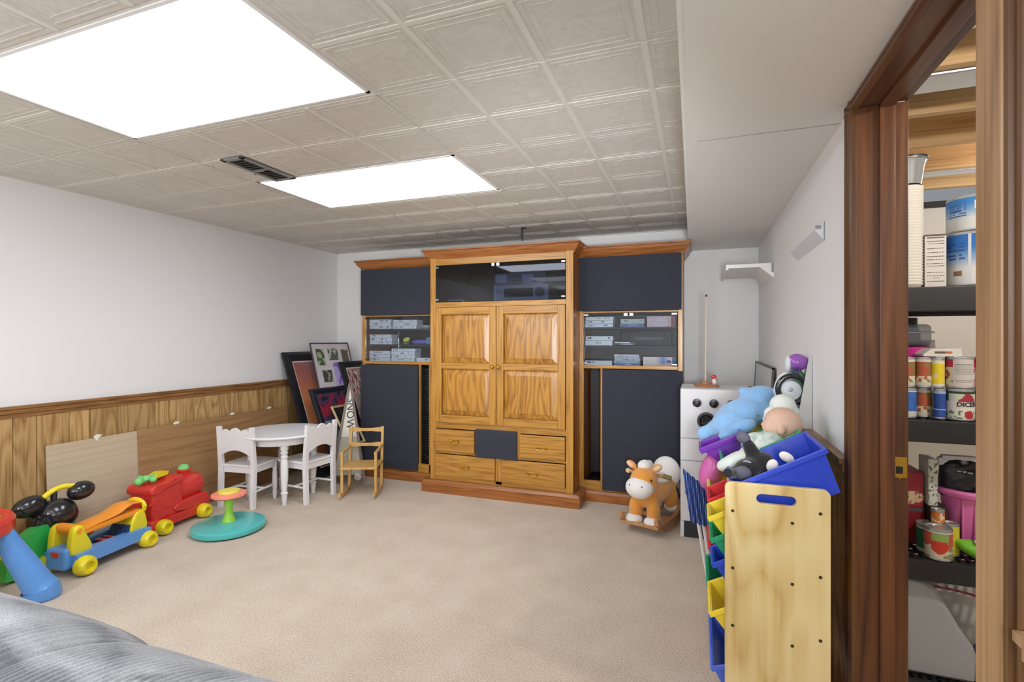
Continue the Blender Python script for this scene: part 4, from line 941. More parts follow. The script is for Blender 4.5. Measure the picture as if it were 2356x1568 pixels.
dl = put('dial', MB().lathe([(0, .002), (.036, .002), (.03, .010), (.012, .008), (0, .008)], seg=40, M=T(.146, -.010, .708) @ R(90, 'X')), plain('knob_black', '#26272b', .3), t)
for a in range(6): put('dial_mark', MB().box(-.001, .001, -.002, 0, .02, .028, M=T(.146, -.021, .708) @ R(60*a, 'Y')), M_CHROME, dl)
put('timer_window', MB().box(.225, .275, -.0125, -.010, .665, .735), plain('timer_grey', '#7d8488', .3), t)
# wooden peg stand on the kitchen
t = thing('peg_stand', 'thin upright wooden rod on a round brown stand on top of the play kitchen', 'stand', (.052, 3.42, .897))
put('base', MB().lathe([(0, 0), (.07, 0), (.078, .008), (.07, .014), (.03, .016), (0, .016)], seg=32), plain('wood_copper', '#b87b52', .4), t)
put('rod', MB().cyl((-.005, 0, .014), (0, .02, .57), .0055, .0045, 10), plain('rod_pale', '#cdbda6', .5), t)
put('rod_tip', MB().ell((0, .02, .573), (.007, .007, .009)), plain('tip_dark', '#4a443e', .5), t)
put('base_knob', MB().ell((-.005, -.01, .022), (.022, .018, .014)), plain('wood_copper', '#b87b52', .4), t)
t = thing('small_figure', 'tiny red and white toy standing on the brown stand', 'toy', (.098, 3.40, .911))
put('body', MB().ell((0, 0, .02), (.014, .012, .02)), plain('fig_white', '#dedad6', .5), t); put('top', MB().ell((-.003, 0, .05), (.016, .012, .013)).box(-.02, .0, -.005, .005, .055, .062, .002), P_RED, t)
put('arm', MB().cyl((0, 0, .03), (.018, -.004, .034), .005).cyl((0, 0, .015), (-.018, -.004, .012), .005), P_RED, t)

# plush rocking horse
PL_O = plain('plush_orange', '#e39a3e', .95, bump=.7, bscale=260, sheen=.5, var=.10, vscale=30); PL_W = plain('plush_white', '#eeeae6', .95, bump=.7, bscale=260, sheen=.5)
PL_C = plain('plush_cream', '#e7c79a', .95, bump=.5, bscale=260, sheen=.4); WD = wood('rocker_wood', '#d0a06e', '#bd8a58', '#8d5f3a', 1, .45, 40, 7, .4, .05)
t = thing('rocking_horse', 'orange and white plush rocking horse on wooden rockers', 'rocking horse', (-.262, 3.40, 0), math.radians(-17))
for s in (-1, 1):
    lo, hi = [], []
    for i in range(21):
        u = -1+2*i/20; yy = u*.27; z = .004+.085*max(0, abs(u))**2.2*(1.0 if u < 0 else 1.9); lo.append((yy, z)); hi.append((yy, z+.045+.02*(1-u*u)+(.06*max(0, u-.3))))
    put('rocker', MB().prism(lo+hi[::-1], s*.115-.011, s*.115+.011, 'x'), WD, t)
for yy, z in ((-.235, .055), (.0, .045), (.2, .08)): put('crossbar', MB().box(-.12, .12, yy-.014, yy+.014, z, z+.018, .003), WD, t)
bm_ = MB()
body = bmesh.new(); 
for c_, r_ in (((0, .03, .215), (.088, .15, .082)), ((0, -.10, .225), (.08, .09, .095)), ((0, -.175, .32), (.085, .085, .085)), ((0, .14, .23), (.09, .08, .085)),
               ((-.058, -.165, .13), (.042, .045, .09)), ((.058, -.165, .13), (.042, .045, .09)), ((-.06, .14, .14), (.045, .05, .09)), ((.06, .14, .14), (.045, .05, .09))):
    bm_.ell(c_, r_, seg=24)
h = put('body', bm_, PL_O, t)
rm = h.modifiers.new('remesh', 'REMESH'); rm.mode = 'VOXEL'; rm.voxel_size = .009; rm.use_smooth_shade = True
sm = h.modifiers.new('smooth', 'SMOOTH'); sm.iterations = 6; sm.factor = .6
put('muzzle', MB().ell((-.008, -.225, .285), (.086, .07, .068), seg=32), PL_W, t)
for s in (-1, 1):
    put('nostril', MB().ell((s*.038-.008, -.282, .308), (.006, .004, .005)), plain('thread_green', '#6f7456', .8), t)
    put('eye', MB().ell((s*.072, -.235, .342), (.006, .008, .008)), M_BLACK, t)
    put('ear', MB().ell((s*.082, -.17, .405), (.036, .014, .022), (0, s*-.6, 0)), PL_O, t)
    put('ear_lining', MB().ell((s*.09, -.18, .409), (.026, .010, .014), (0, s*-.6, 0)), PL_C, t)
    put('hoof', MB().ell((s*.062, -.185, .075), (.055, .055, .034), seg=24), PL_W, t)
    put('hoof', MB().ell((s*.064, .15, .085), (.055, .05, .034), seg=24), PL_W, t)
put('mane', MB().ell((-.005, -.15, .405), (.042, .05, .036)).ell((0, -.095, .38), (.03, .04, .05)), PL_W, t)
put('handle', MB().cyl((-.13, -.105, .345), (.13, -.105, .345), .011), WD, t)
put('handle_knob', MB().ell((-.135, -.105, .345), (.017, .016, .016)), PL_C, t); put('handle_knob', MB().cyl((.10, -.105, .345), (.145, -.105, .34), .014), plain('grip_olive', '#7d6f3c', .5), t)
put('seat_back', MB().ell((.02, .16, .305), (.095, .055, .105), seg=28), PL_W, t); put('seat_pad', MB().ell((.0, .05, .29), (.085, .10, .03), seg=24), PL_W, t)
put('tail', MB().tube([(.05, .2, .24), (.08, .25, .2), (.09, .26, .12)], [.02, .022, .008], 10, smooth=4), PL_C, t)

# ---------------- toy organiser ----------------
PLYW = wood('plywood_organiser', '#decb96', '#d2b87c', '#b8965a', 2, .4, 14, 3.2, .75, .03, .15, 3)
OX0, OX1, OZ = .074, .339, .787
t = thing('toy_organiser', 'plywood toy organiser with a handle slot in its end panel', 'toy organizer', ((OX0+OX1)/2, 1.585, 0))
hw = (OX1-OX0)/2
def panel_mesh():
    slot = rrect(-.050, .050, .7335, .7605, .0134, 8)
    return plate(rrect(-hw, hw, .0, OZ, .018, 6), [slot], .016, T(0, .008, 0) @ R(90, 'X'), .0015)
p = put('end_panel', panel_mesh(), PLYW, t)
for (x, z) in ((-.112, .705), (.108, .722), (.04, .688), (-.112, .541), (.108, .549), (.04, .519), (-.112, .376), (.108, .376), (.04, .348), (-.112, .2), (.108, .2), (.04, .17)):
    put('screw', MB().lathe([(0, 0), (.0045, 0), (.004, .001), (.0015, .0008), (0, -.0)], seg=14, M=T(x, -.0005, z) @ R(90, 'X')), plain('screw_dark', '#3a3128', .5, .4), p)
o = put('end_panel', panel_mesh(), PLYW, t, loc=(0, .85, 0))
for z0, z1 in ((.69, .77), (.53, .60), (.36, .43), (.17, .24)):
    put('dowel', MB().cyl((-.10, .016, z0), (-.10, .85, z0), .007, seg=10), PLYW, t); put('dowel', MB().cyl((.108, .016, z1), (.108, .85, z1), .007, seg=10), PLYW, t)
put('back_panel', MB().box(.118, .124, .016, .85, .03, .12), PLYW, t)
COLS = {'blue': ('#2a48c8', 'blue'), 'green': ('#1d9d6c', 'green'), 'yellow': ('#f0d53a', 'yellow'), 'red': ('#e03038', 'red'), 'lblue': ('#4c6ad8', 'blue')}
def bin_(label, col, lip, L_, W_, H_, y0, tilt=28, taper=.018, wall=.004):
    """open tub: rim is L_ deep (towards +x, rising by tilt) and W_ wide along y; lip = (x, z) of its low front rim"""
    m_ = plain('bin_'+col, COLS[col][0], .3, coat=.15)
    t = thing('storage_bin', label, 'storage bin', (lip[0], y0, lip[1]), rot=(0, math.radians(-tilt), 0))
    q = taper
    mb = MB()
    rings = []
    for a, z in ((0, 0), (q, -H_), (q+wall, -H_+wall), (wall, -wall*.2)):
        inn = wall if z > -H_ and a not in (0,) or z == -H_+wall else 0
        rings.append([mb.b.verts.new(p) for p in ((a, a*.6, z), (L_-a, a*.6, z), (L_-a, W_-a*.6, z), (a, W_-a*.6, z))])
    for r0, r1 in zip(rings, rings[1:]+rings[:1]):
        if r0 is rings[1]: continue
        for k in range(4): mb.b.faces.new((r0[k], r0[(k+1) % 4], r1[(k+1) % 4], r1[k]))
    mb.b.faces.new(rings[1]); mb.b.faces.new(rings[2][::-1])
    bb = put('tub', mb, m_, t, smooth=False)
    bv = bb.modifiers.new('bevel', 'BEVEL'); bv.width = .0015; bv.segments = 2
    e = .007; r = MB()
    r.box(-e, L_+e, -e*.7, .001, -.013, .002, .0015).box(-e, L_+e, W_-.001, W_+e*.7, -.013, .002, .0015).box(-e, .001, 0, W_, -.013, .002, .0015).box(L_-.001, L_+e, 0, W_, -.013, .002, .0015)
    put('rim', r, m_, t); return t
bin_('large blue bin on the top row, nearest the camera', 'blue', (.097, .770), .262, .27, .125, 1.615)
bin_('green bin on the top row behind the large blue one', 'green', (.083, .765), .262, .27, .125, 1.905)
bin_('yellow bin on the top row at the far end under the blue plush', 'yellow', (.083, .760), .262, .225, .115, 2.19)
# second row (small)
bin_('small yellow bin low on the row below the large blue bin, nearest the camera', 'yellow', (.034, .655), .2, .13, .085, 1.66, taper=.012)
bin_('small red bin on the second row beside the pink hood', 'red', (.036, .655), .2, .15, .08, 1.84, taper=.012)
bin_('small green bin on the third row nearest the camera', 'green', (.040, .595), .2, .14, .09, 1.645, taper=.012)
bin_('small yellow bin on the second row at the far end', 'yellow', (.04, .65), .2, .17, .08, 2.02, taper=.012)
bin_('small blue bin below the small green one', 'blue', (.044, .53), .22, .13, .10, 1.625, taper=.012)
bin_('red bin full of odds and ends on the third row', 'red', (.037, .515), .22, .2, .10, 1.79, taper=.012)
bin_('green bin on the third row at the far end', 'green', (.04, .52), .22, .2, .10, 2.02, taper=.012)
bin_('tall yellow bin on the fourth row nearest the camera', 'yellow', (.037, .385), .3, .2, .115, 1.62, taper=.02)
bin_('tall green bin on the fourth row behind the yellow one', 'green', (.034, .36), .28, .24, .115, 1.86, taper=.02)
bin_('large blue bin on the bottom row nearest the camera', 'lblue', (.042, .225), .28, .3, .115, 1.62, 20, taper=.015)
bin_('red bin on the bottom row at the far end', 'red', (.045, .225), .28, .3, .115, 1.96, 20, taper=.015)
t = thing('toy_clutter', 'small black and white odds and ends heaped in the red bin', 'toys', (.08, 1.84, .50)); del t['category']; t['category'] = 'toys'
for k in range(7): put('toy_piece', MB().ell((.01+.02*(k % 3), .02*k, .0+.008*(k % 2)), (.012, .018, .012), (k, k*2, 0), 10), [M_BLACK, M_WHITE, P_RED][k % 3], t)

# ---- soft toys and doll on top of the organiser ----
PB = plain('plush_blue', '#86b6e4', 1, bump=1.0, bscale=120, sheen=.4, var=.14, vscale=45)
def soft(name, label, cat, parts, m_, vox=.008, loc=(0, 0, 0), it=5):
    mb = MB()
    for c_, r_, *ro in parts: mb.ell(c_, r_, ro[0] if ro else (0, 0, 0), 20)
    t = thing(name, label, cat, loc); o = put('body', mb, m_, t)
    rm = o.modifiers.new('remesh', 'REMESH'); rm.mode = 'VOXEL'; rm.voxel_size = vox; rm.use_smooth_shade = True
    sm = o.modifiers.new('smooth', 'SMOOTH'); sm.iterations = it; sm.factor = .6; return t
t = soft('plush_toy', 'large light blue plush toy sprawled face down across the yellow bin', 'soft toy',
     [((.165, 2.37, .865), (.115, .09, .072), (0, -.5, 0)), ((.125, 2.33, .845), (.08, .08, .055), (0, -.5, 0)), ((.245, 2.42, .935), (.085, .075, .06), (0, -.3, 0)), ((.075, 2.36, .815), (.06, .04, .035), (0, -.7, 0)), ((.032, 2.36, .785), (.035, .035, .035)), ((.185, 2.42, .972), (.02, .02, .02)),
      ((.15, 2.24, .83), (.08, .04, .035), (0, -.5, 0)), ((.27, 2.36, .88), (.05, .06, .05))], PB)
put('collar', MB().tube([(.155, 2.325, .905), (.19, 2.30, .90), (.235, 2.305, .88)], .004, 8, smooth=4), plain('collar_brown', '#6f665c', .8), t)
# doll
SKIN = plain('doll_skin', '#dcb8a2', .5, spec=.3)
def floral(name):
    m, n, b = nt(name); a = node(n, 'ShaderNodeTexNoise'); L(n, coords(n, (1, 1, 1), False), a.inputs['Vector']); a.inputs['Scale'].default_value = 45; a.inputs['Detail'].default_value = 3
    r = ramp(n, a.outputs['Color'], [(.3, '#7fa08c'), (.48, '#c8d6cc'), (.62, '#d9dfda'), (.75, '#b0a9a4')]); L(n, r.outputs[0], b.inputs['Base Color']); b.inputs['Roughness'].default_value = .9; return m
FL = floral('floral_cotton')
t = thing('baby_doll', 'bald baby doll in a pale floral suit lying in the green bin', 'doll', (.282, 2.0, .90))
mb = MB().ell((0, 0, 0), (.062, .064, .057), (0, .2, 0), 28).ell((-.034, -.01, -.012), (.034, .044, .036), seg=20).ell((-.014, -.064, -.012), (.014, .012, .018), seg=14).ell((-.064, -.012, -.004), (.008, .01, .009), seg=12)
o = put('head', mb, SKIN, t); rm = o.modifiers.new('remesh', 'REMESH'); rm.mode = 'VOXEL'; rm.voxel_size = .004; rm.use_smooth_shade = True; sm = o.modifiers.new('smooth', 'SMOOTH'); sm.iterations = 4
put('mouth', MB().ell((-.062, -.02, -.026), (.004, .008, .003)), plain('doll_lip', '#c07a72', .5), t)
mb = MB().ell((-.065, -.045, -.07), (.065, .055, .045), (0, -.5, 0)).ell((-.11, -.075, -.095), (.05, .035, .03), (0, -.6, 0)).ell((-.10, -.02, -.06), (.045, .025, .025), (0, -.4, .5)).ell((-.15, -.11, -.115), (.04, .028, .026), (0, -.3, .2))
o = put('floral_suit', mb, FL, t); rm = o.modifiers.new('remesh', 'REMESH'); rm.mode = 'VOXEL'; rm.voxel_size = .006; rm.use_smooth_shade = True; sm = o.modifiers.new('smooth', 'SMOOTH'); sm.iterations = 4
put('collar_frill', MB().shell(lambda u, v: (-.045+(.035+.02*v)*math.cos(2*PI*u)*.8-.01, -.02+(.035+.02*v)*math.sin(2*PI*u)+.004*math.sin(30*PI*u)*v, -.043-.012*v+.003*math.sin(22*PI*u)*v+.5*(.035+.02*v)*math.cos(2*PI*u)), 60, 3, True), M_PL, t)
t = soft('baby_bonnet', 'crumpled white frilled bonnet behind the dolls head', 'bonnet', [((.292, 2.08, .955), (.045, .04, .042)), ((.255, 2.05, .925), (.03, .025, .03)), ((.32, 2.09, .93), (.03, .03, .03)), ((.235, 2.04, .905), (.015, .015, .015))], plain('bonnet_white', '#dfe4de', .95, bump=.8, bscale=80), .006)
t = soft('doll_clothes', 'folded pale floral doll clothes lying in the front of the green bin', 'clothes', [((.125, 1.90, .785), (.065, .05, .022), (0, -.5, 0)), ((.09, 1.89, .765), (.03, .05, .02), (0, -.4, 0))], plain('pale_mint_cotton', '#d8e2da', .95, bump=.6, bscale=60, var=.08, vscale=40), .005)
t = thing('dark_ball', 'small dark ball at the low corner of the green bin', 'toy', (.082, 1.93, .752)); put('ball', MB().ell((0, 0, 0), .016), plain('dark_purple', '#4a4152', .4), t)
# black soft toy with white mitts
BKP = plain('plush_black', '#17171b', .95, bump=.6, bscale=150, sheen=.3)
t = soft('plush_toy', 'black limp soft toy with grey ends and white mitts hanging over the blue bin', 'soft toy',
     [((.162, 1.75, .84), (.022, .022, .055), (0, -.45, 0)), ((.18, 1.745, .812), (.045, .04, .035), (0, -.4, 0)), ((.145, 1.72, .80), (.04, .035, .03), (0, -.3, 0)), ((.205, 1.735, .808), (.028, .02, .02))], BKP, .006)
put('grey_foot', MB().ell((.136, 1.755, .886), (.022, .02, .018), (0, .5, 0)), plain('plush_grey', '#5d5e6c', .95, bump=.5, bscale=200), t)
put('grey_foot', MB().ell((.128, 1.69, .79), (.026, .022, .022)), plain('plush_grey', '#5d5e6c', .95, bump=.5, bscale=200), t)
put('mitt', MB().ell((.212, 1.71, .815), (.016, .014, .02), (0, .4, 0)), PL_W, t); put('mitt', MB().ell((.252, 1.72, .842), (.022, .012, .014), (0, .5, 0)), PL_W, t)
put('ribbon', MB().tube([(.12, 1.72, .81), (.14, 1.70, .825), (.16, 1.70, .815)], .003, 8, smooth=4), plain('ribbon_grey', '#9a9aa6', .6), t)
put('arm', MB().tube([(.13, 1.73, .79), (.11, 1.70, .785), (.085, 1.655, .795)], [.02, .016, .014], 12, smooth=4), BKP, t)
# purple see-through tub resting on the front edge
t = thing('purple_tub', 'see-through purple plastic tub lying on the front edge of the bins', 'tub', (.012, 2.12, .768), rot=(0, math.radians(-26), 0))
PUR = tinted('purple_clear', '#7a38b8', .82, .2)
mb = MB(); r_ = [[mb.b.verts.new(p) for p in q] for q in (((0, 0, 0), (.155, 0, 0), (.155, .13, 0), (0, .13, 0)), ((.045, .01, -.09), (.135, .01, -.09), (.135, .12, -.09), (.045, .12, -.09)))]
for k in range(4): mb.b.faces.new((r_[0][k], r_[0][(k+1) % 4], r_[1][(k+1) % 4], r_[1][k]))
mb.b.faces.new(r_[1]); put('tub', mb, PUR, t, smooth=False)
put('rim', MB().box(-.008, .163, -.008, .003, -.02, .004, .004).box(-.008, .163, .127, .138, -.02, .004, .004).box(-.008, .003, 0, .13, -.02, .004, .004).box(.152, .163, 0, .13, -.02, .004, .004), PUR, t)
t = thing('blue_block', 'small patterned blue box between the purple tub and the doll', 'box', (.15, 2.02, .79)); put('box', MB().box(0, .05, 0, .04, 0, .04, .004), plain('blue_pattern', '#5b8ecb', .5, var=.3, vscale=90), t)
# green and white toy pack with a black ring and purple dome
t = soft('toy_pack', 'green and white padded toy with a black ring on its front against the right wall', 'toy', [((.395, 2.45, 1.0), (.04, .05, .075)), ((.37, 2.42, .96), (.045, .05, .07)), ((.385, 2.44, .90), (.04, .04, .045))], plain('pack_green', '#6fae7e', .5), .006)
put('white_panel', MB().ell((.338, 2.385, .985), (.038, .03, .075), (0, .15, 0)), plain('pack_white', '#dfe2e6', .45), t)
put('ring', MB().tube([(.365+.052*math.cos(a), 2.352, .99+.056*math.sin(a)) for a in [2*PI*k/32 for k in range(33)]], .0115, 10), P_BLK, t)
put('disc', MB().lathe([(0, 0), (.043, 0), (.04, .012), (.02, .018), (0, .018)], seg=32, M=T(.360, 2.365, .985) @ R(90, 'X')), plain('pack_white', '#dfe2e6', .45), t)
put('disc_centre', MB().ell((.358, 2.345, .99), (.009, .004, .009)), M_SIL, t)
put('strap', MB().tube([(.37, 2.34, .93), (.395, 2.335, .922), (.425, 2.35, .935)], .006, 8, smooth=4), plain('strap_grey', '#5d5764', .6), t)
put('foot_block', MB().box(.372, .415, 2.36, 2.40, .845, .892, .004), plain('block_grey', '#55585a', .6), t)
t = thing('purple_dome', 'shiny purple plastic dome balanced on top of the green and white toy', 'toy', (.393, 2.41, 1.10))
put('dome', MB().ell((0, 0, 0), (.040, .04, .036), seg=28), plain('purple_shiny', '#9a5bb8', .25, coat=.4), t); put('ring', MB().tube([(-.01+.012*math.cos(a), -.04, -.035+.012*math.sin(a)) for a in [2*PI*k/20 for k in range(21)]], .004, 8), plain('purple_deep', '#5b3a86', .3), t)
put('white_side', MB().ell((-.034, 0, -.008), (.014, .03, .035)), plain('pack_white', '#dfe2e6', .45), t)
t = tag(put('thin_panel', MB().prism([(0, 0), (-.055, 0), (-.012, .27), (0, .29)], 0, .004, 'y', M=T(XR-.004, 2.3, .84)), plain('panel_grey', '#c9c9c6', .5)), 'thin pale pointed panel standing on the rail against the right wall', 'panel')
# folded toy stroller with blue striped seat
t = thing('toy_stroller', 'folded toy stroller with blue striped fabric, pink hood and white legs', 'toy stroller', (.0, 2.52, 0))
def stripes(name):
    m, n, b = nt(name); wv = node(n, 'ShaderNodeTexWave', wave_type='BANDS', bands_direction='X'); L(n, coords(n, (1, .15, .1), False), wv.inputs['Vector']); wv.inputs['Scale'].default_value = 42; wv.inputs['Distortion'].default_value = 3.5; wv.inputs['Detail Scale'].default_value = 2
    r = ramp(n, wv.outputs[0], [(.25, '#1d3a86'), (.5, '#3c62b8'), (.78, '#8fa6dc')]); L(n, r.outputs[0], b.inputs['Base Color']); b.inputs['Roughness'].default_value = .7; return m
put('striped_seat', MB().shell(lambda u, v: (-.065+.115*u+.035*(1-v), -.06+.010*math.sin(u*PI*11)+.02*u, .33+.03*(1-u)*(1-v)+.27*v-.09*u*v), 66, 12), stripes('blue_stripes'), t)
put('hood', MB().ell((.055, -.34, .675), (.045, .06, .085), (0, .35, 0), 24), tinted('pink_clear', '#d868b0', .8, .3), t)
put('hood_arm', MB().tube([(.055, -.3, .6), (.05, -.1, .54), (.04, 0, .5)], .006, 8, smooth=4), M_WHITE, t)
for k in range(3): put('leg', MB().cyl((.055+.02*k, .06, .0), (-.005+.022*k, -.02, .40), .0085, seg=10), M_WHITE, t)
put('wheel', MB().cyl((.045, .05, .02), (.10, .05, .02), .02), M_BLACK, t)
# ---------------- storage shelf unit and its goods ----------------
SHB = plain('shelf_black_plastic', '#202226', .5); SY = 1.95
t = thing('storage_shelf', 'black plastic shelf unit in the storage room seen through the doorway', 'shelf unit', (.585, SY, 0))
LV = [(1.363, .078), (.941, .07), (.499, .066), (.112, .066)]
for z, h in LV:
    s_ = put('shelf', MB().box(0, .92, 0, .025, z-h, z, .004).box(0, .92, .43, .455, z-h, z, .004).box(0, .025, .02, .44, z-h, z, .004).box(.895, .92, .02, .44, z-h, z, .004), SHB, t)
    mb = MB()
    for k in range(36): mb.box(.02+k*.0245, .031+k*.0245, .02, .44, z-.006, z-.0005)
    for k in range(9): mb.box(.02, .9, .045+k*.045, .055+k*.045, z-.0125, z-.003)
    put('grid', mb, SHB, s_)
for x in (.035, .885):
    for y_ in (.04, .415):
        zs = [0]+[z for z, h in LV[::-1]]
        for a, b in zip(zs, [z-h for z, h in LV[::-1]]): put('post', MB().cyl((x, y_, a), (x, y_, b), .02), SHB, t)
def can(x, y, z, r, h, label, fn, nu=40, nv=22, a0=0, group=None, kind='food_can', cat='can', lid='#b9bcc0'):
    t = thing(kind, label, cat, (x, y, z), group=group)
    ml = plain('can_metal'+lid[1:], lid, .3, .7)
    put('can_body', MB().lathe([(0, .001), (r-.002, .001), (r, .004), (r-.0012, .008), (r-.0012, h-.008), (r, h-.004), (r-.001, h), (r-.004, h-.001), (r-.005, h-.004), (0, h-.004)], seg=40), ml, t)
    wrap('label', t, r-.0004, .008, h-.008, nu, nv, fn, a0=a0, m=printed()); return t
def carton(x, y, z, w_, d, h, label, fn, side, nx=16, ny=30, rz=0, kind='carton', cat='box', group=None):
    t = thing(kind, label, cat, (x, y, z), math.radians(rz), group)
    put('carton', MB().box(0, w_, 0, d, 0, h, .001), plain('card'+side[1:], side, .6), t)
    art('front_print', t, w_-.002, h-.002, nx, ny, fn, T(.001, -.0008, .001)); return t
def lines(bg, ink, rows, n=.5):
    def f(u, v):
        for k, (a, b, d) in enumerate(rows):
            if a < v < b and .1 < u < .92 and (d or nz(u*14, k*3.1, 1) > n): return hx(ink)
        return hx(bg)
    return f
Z1, Z2, Z3, Z4 = 1.3635, .9415, .4995, .1125
# --- top shelf
t = thing('foam_cup_stack', 'tall stack of white foam cups topped by clear cups, left end of the top shelf', 'cup stack', (.648, 2.03, Z1))
pr = [(0, 0), (.038, 0)]
for k in range(34): pr += [(.0455, .010+k*.0096), (.0478, .013+k*.0096), (.0478, .016+k*.0096), (.0450, .0175+k*.0096)]
put('cups', MB().lathe(pr+[(0, .34)], seg=36), plain('foam_white', '#e3e0d8', .7), t)
put('foil_cups', MB().lathe([(.042, .34), (.044, .35), (.05, .40), (.056, .418), (.06, .42), (.06, .423), (.05, .423), (0, .423)], seg=36), plain('clear_cup', '#aeb4b8', .12, .6), t)
put('cup_lid', MB().lathe([(0, .423), (.061, .423), (.062, .428), (0, .428)], seg=36), M_BLACK, t)
def nutri(u, v):
    if v > .97: return hx('#3a3638')
    for a, b, d in ((.93, .955, 1), (.865, .885, 1), (.82, .832, 0), (.77, .78, 0), (.73, .74, 0), (.69, .70, 0), (.65, .66, 0), (.575, .59, 1), (.52, .53, 0), (.48, .49, 0), (.44, .45, 0), (.40, .41, 0), (.28, .29, 0), (.21, .22, 0), (.11, .118, 1), (.07, .078, 0)):
        if a < v < b and .1 < u < .9: return hx('#6a6668') if d or int(u*31+v*50) % 4 else hx('#cfccc8')
    if .16 < v < .185 and .34 < u < .68 and int(u*24) % 2: return hx('#2a2a2a')
    return hx('#d3d0cb')
carton(.690, 2.0, Z1, .058, .05, .172, 'tall narrow white carton with a printed nutrition panel on the top shelf', nutri, '#8f8d88', 24, 66)  # grey card: the shade on the carton's side face is in its colour
def bluecan(up):
    def f(u, v):
        # u: 0 towards viewer; panel left of the seam is text
        uu = (u+.5) % 1-.5
        c = mixc('#dcdfe2', '#2b6fc4', max(0, min(1, (v-.32)*2.2)))
        if up:
            c = mixc('#d8dcdd', '#3a86d2', max(0, min(1, (v-.35)*2)))
            if -.02 < uu < .12 and .58 < v < .9 and ((uu-.05)/.085)**2+((v-.75)/.17)**2 < 1: return hx('#eef0f0')
            if -.0 < uu < .12 and .36 < v < .48: return hx('#5b6f78') if (.38 < v < .46) else hx('#9fb4bd')
            if -.02 < uu < .06 and .08 < v < .16 and int(uu*140) % 3: return hx('#22262a')
            if -.18 < uu < -.06 and .35 < v < .85 and int(v*22) % 2 and nz(uu*60, v*9, 1) > .4: return hx('#3e63c0')
        else:
            if -.17 < uu < -.04:
                if .45 < v < .82 and int(v*26) % 2 and nz(uu*70, v*26, 1, 2) > .35: return hx('#2c57a8')
                if ((uu+.085)/.03)**2+((v-.22)/.055)**2 < 1: return hx('#8d6a58')
            if -.035 < uu < -.02: return hx('#d6dce6')
        return c
    return f
can(.835, 2.045, Z1, .078, .172, 'large blue and white tin standing on the top shelf, lower of two', bluecan(0), 64, 30, a0=-.35)
t = can(.842, 2.045, Z1+.1725, .075, .115, 'large blue and white tin stacked on top of another tin', bluecan(1), 72, 26, a0=-.35)
tr = plain('print_red', '#c8303c', .5)
def curved_text(s_, size, m_, parent, r, ang, z, bold=0):
    o = text(s_, size, m_, parent, Matrix.Identity(4), bold=bold)
    for v in o.data.vertices:
        x, yv = v.co.x, v.co.y; a = -PI/2+ang+x/r; v.co = ((r+.0006+v.co.z)*math.cos(a), (r+.0006+v.co.z)*math.sin(a), z+yv)
    return o
curved_text('Dole', .021, tr, t, .075, -.10, .082, .0006)
# --- second shelf
def tomato(top='#b4452f'):
    def f(u, v):
        if v > .9: return hx('#d7d3cc')
        if v < .12: return hx('#c9c7b9')
        c = mixc('#6f8a52', '#c24a34', max(0, min(1, nz(u*4, v*2, 2, 4)*2.2-.5)))
        if v < .35 and nz(u*9, v*6, 1.5, 7) > .5: c = hx('#d8d2b8')
        return c
    return f
def blu(u, v):
    if v > .93: return hx('#c7d3e2')
    if v < .2: return hx('#c9cfca') if int(v*40) % 2 else hx('#6f8a86')
    return mixc('#2a5cb0', '#3f78cc', nz(u*4, v, 3))
def diced(u, v):
    uu = (u+.5) % 1-.5
    if v > .92: return hx('#2c4433')
    if v > .62: return hx('#a82c44') if abs(uu-.02) < (.93-v)*.35+.02 else (hx('#cbd6c6') if abs(uu) < .2 else hx('#3f6a48'))
    if v < .3: return hx('#b32c34') if ((uu-.03)/.06)**2+((v-.14)/.15)**2 < 1 else (hx('#5c8a52') if nz(uu*20, v*12, 1) > .58 else hx('#dcdcd4'))
    return hx('#dedbd8')
def white_nutri(u, v):
    uu = (u+.5) % 1-.5
    if abs(uu+.0) < .13:
        for a in (.9, .8, .74, .68, .62, .56, .5, .44, .28, .2, .14):
            if a < v < a+.025 and abs(uu) < .11: return hx('#6d6a6c') if a in (.9, .8, .28) else hx('#a5a2a2')
        return hx('#cdc9c6')
    return mixc('#a82c44', '#c9cdc4', 1 if v < .7 and nz(uu*12, v*6, 1) > .4 else 0)
def yel(u, v): return hx('#e6d234') if .1 < v < .85 and nz(u*6, v*4, 1) > .25 else hx('#e3dfc8')
r_ = .0365; h_ = .100
TK = plain('ink_dark', '#2f2f36', .5)
def dcan(x, z, lab, yy=2.0, a0=0, txt='DICED'):
    q = can(x, yy, z, r_, h_, lab, diced, 44, 24, a0=a0); curved_text(txt, .019, TK, q, r_, a0+.1, .052, .0004); return q
can(.640, 2.0, Z2, .028, .098, 'blue labelled can at the left end of the second shelf', blu, 36, 20)
can(.696, 2.035, Z2, .0265, .098, 'can with a red fruit label behind the blue ones on the second shelf', tomato())
can(.728, 1.995, Z2, .016, .098, 'slim dark blue can on the second shelf', lambda u, v: hx('#9fb8dc') if v > .9 or abs(v-.3) < .02 else mixc('#20408a', '#2f5cb8', nz(u*3, v*2, 2)))
dcan(.782, Z2, 'tomato can lettered DICED on the lower layer beside the slim dark blue can', a0=.1)
dcan(.8565, Z2, 'tomato can lettered DICED on the lower layer of the second shelf, beside the door frame', a0=-.15)
can(.636, 2.0, Z2+.0985, .028, .1, 'red and green vegetable can on the upper layer at the left end', tomato())
can(.690, 2.012, Z2+.0985, .024, .1, 'brown and red vegetable can in the middle of the upper layer', tomato())
t = can(.724, 1.998, Z2+.0985, .0175, .098, 'jar with a yellow label on the upper layer of the second shelf', yel, kind='food_jar', cat='jar')
can(.782, 2.0, Z2+h_+.0005, r_, h_, 'can turned to show its printed nutrition panel on the upper layer', white_nutri, 48, 34, a0=-.05)
dcan(.8565, Z2+h_+.0005, 'tomato can lettered DICED on the upper layer of the second shelf', a0=-.15)
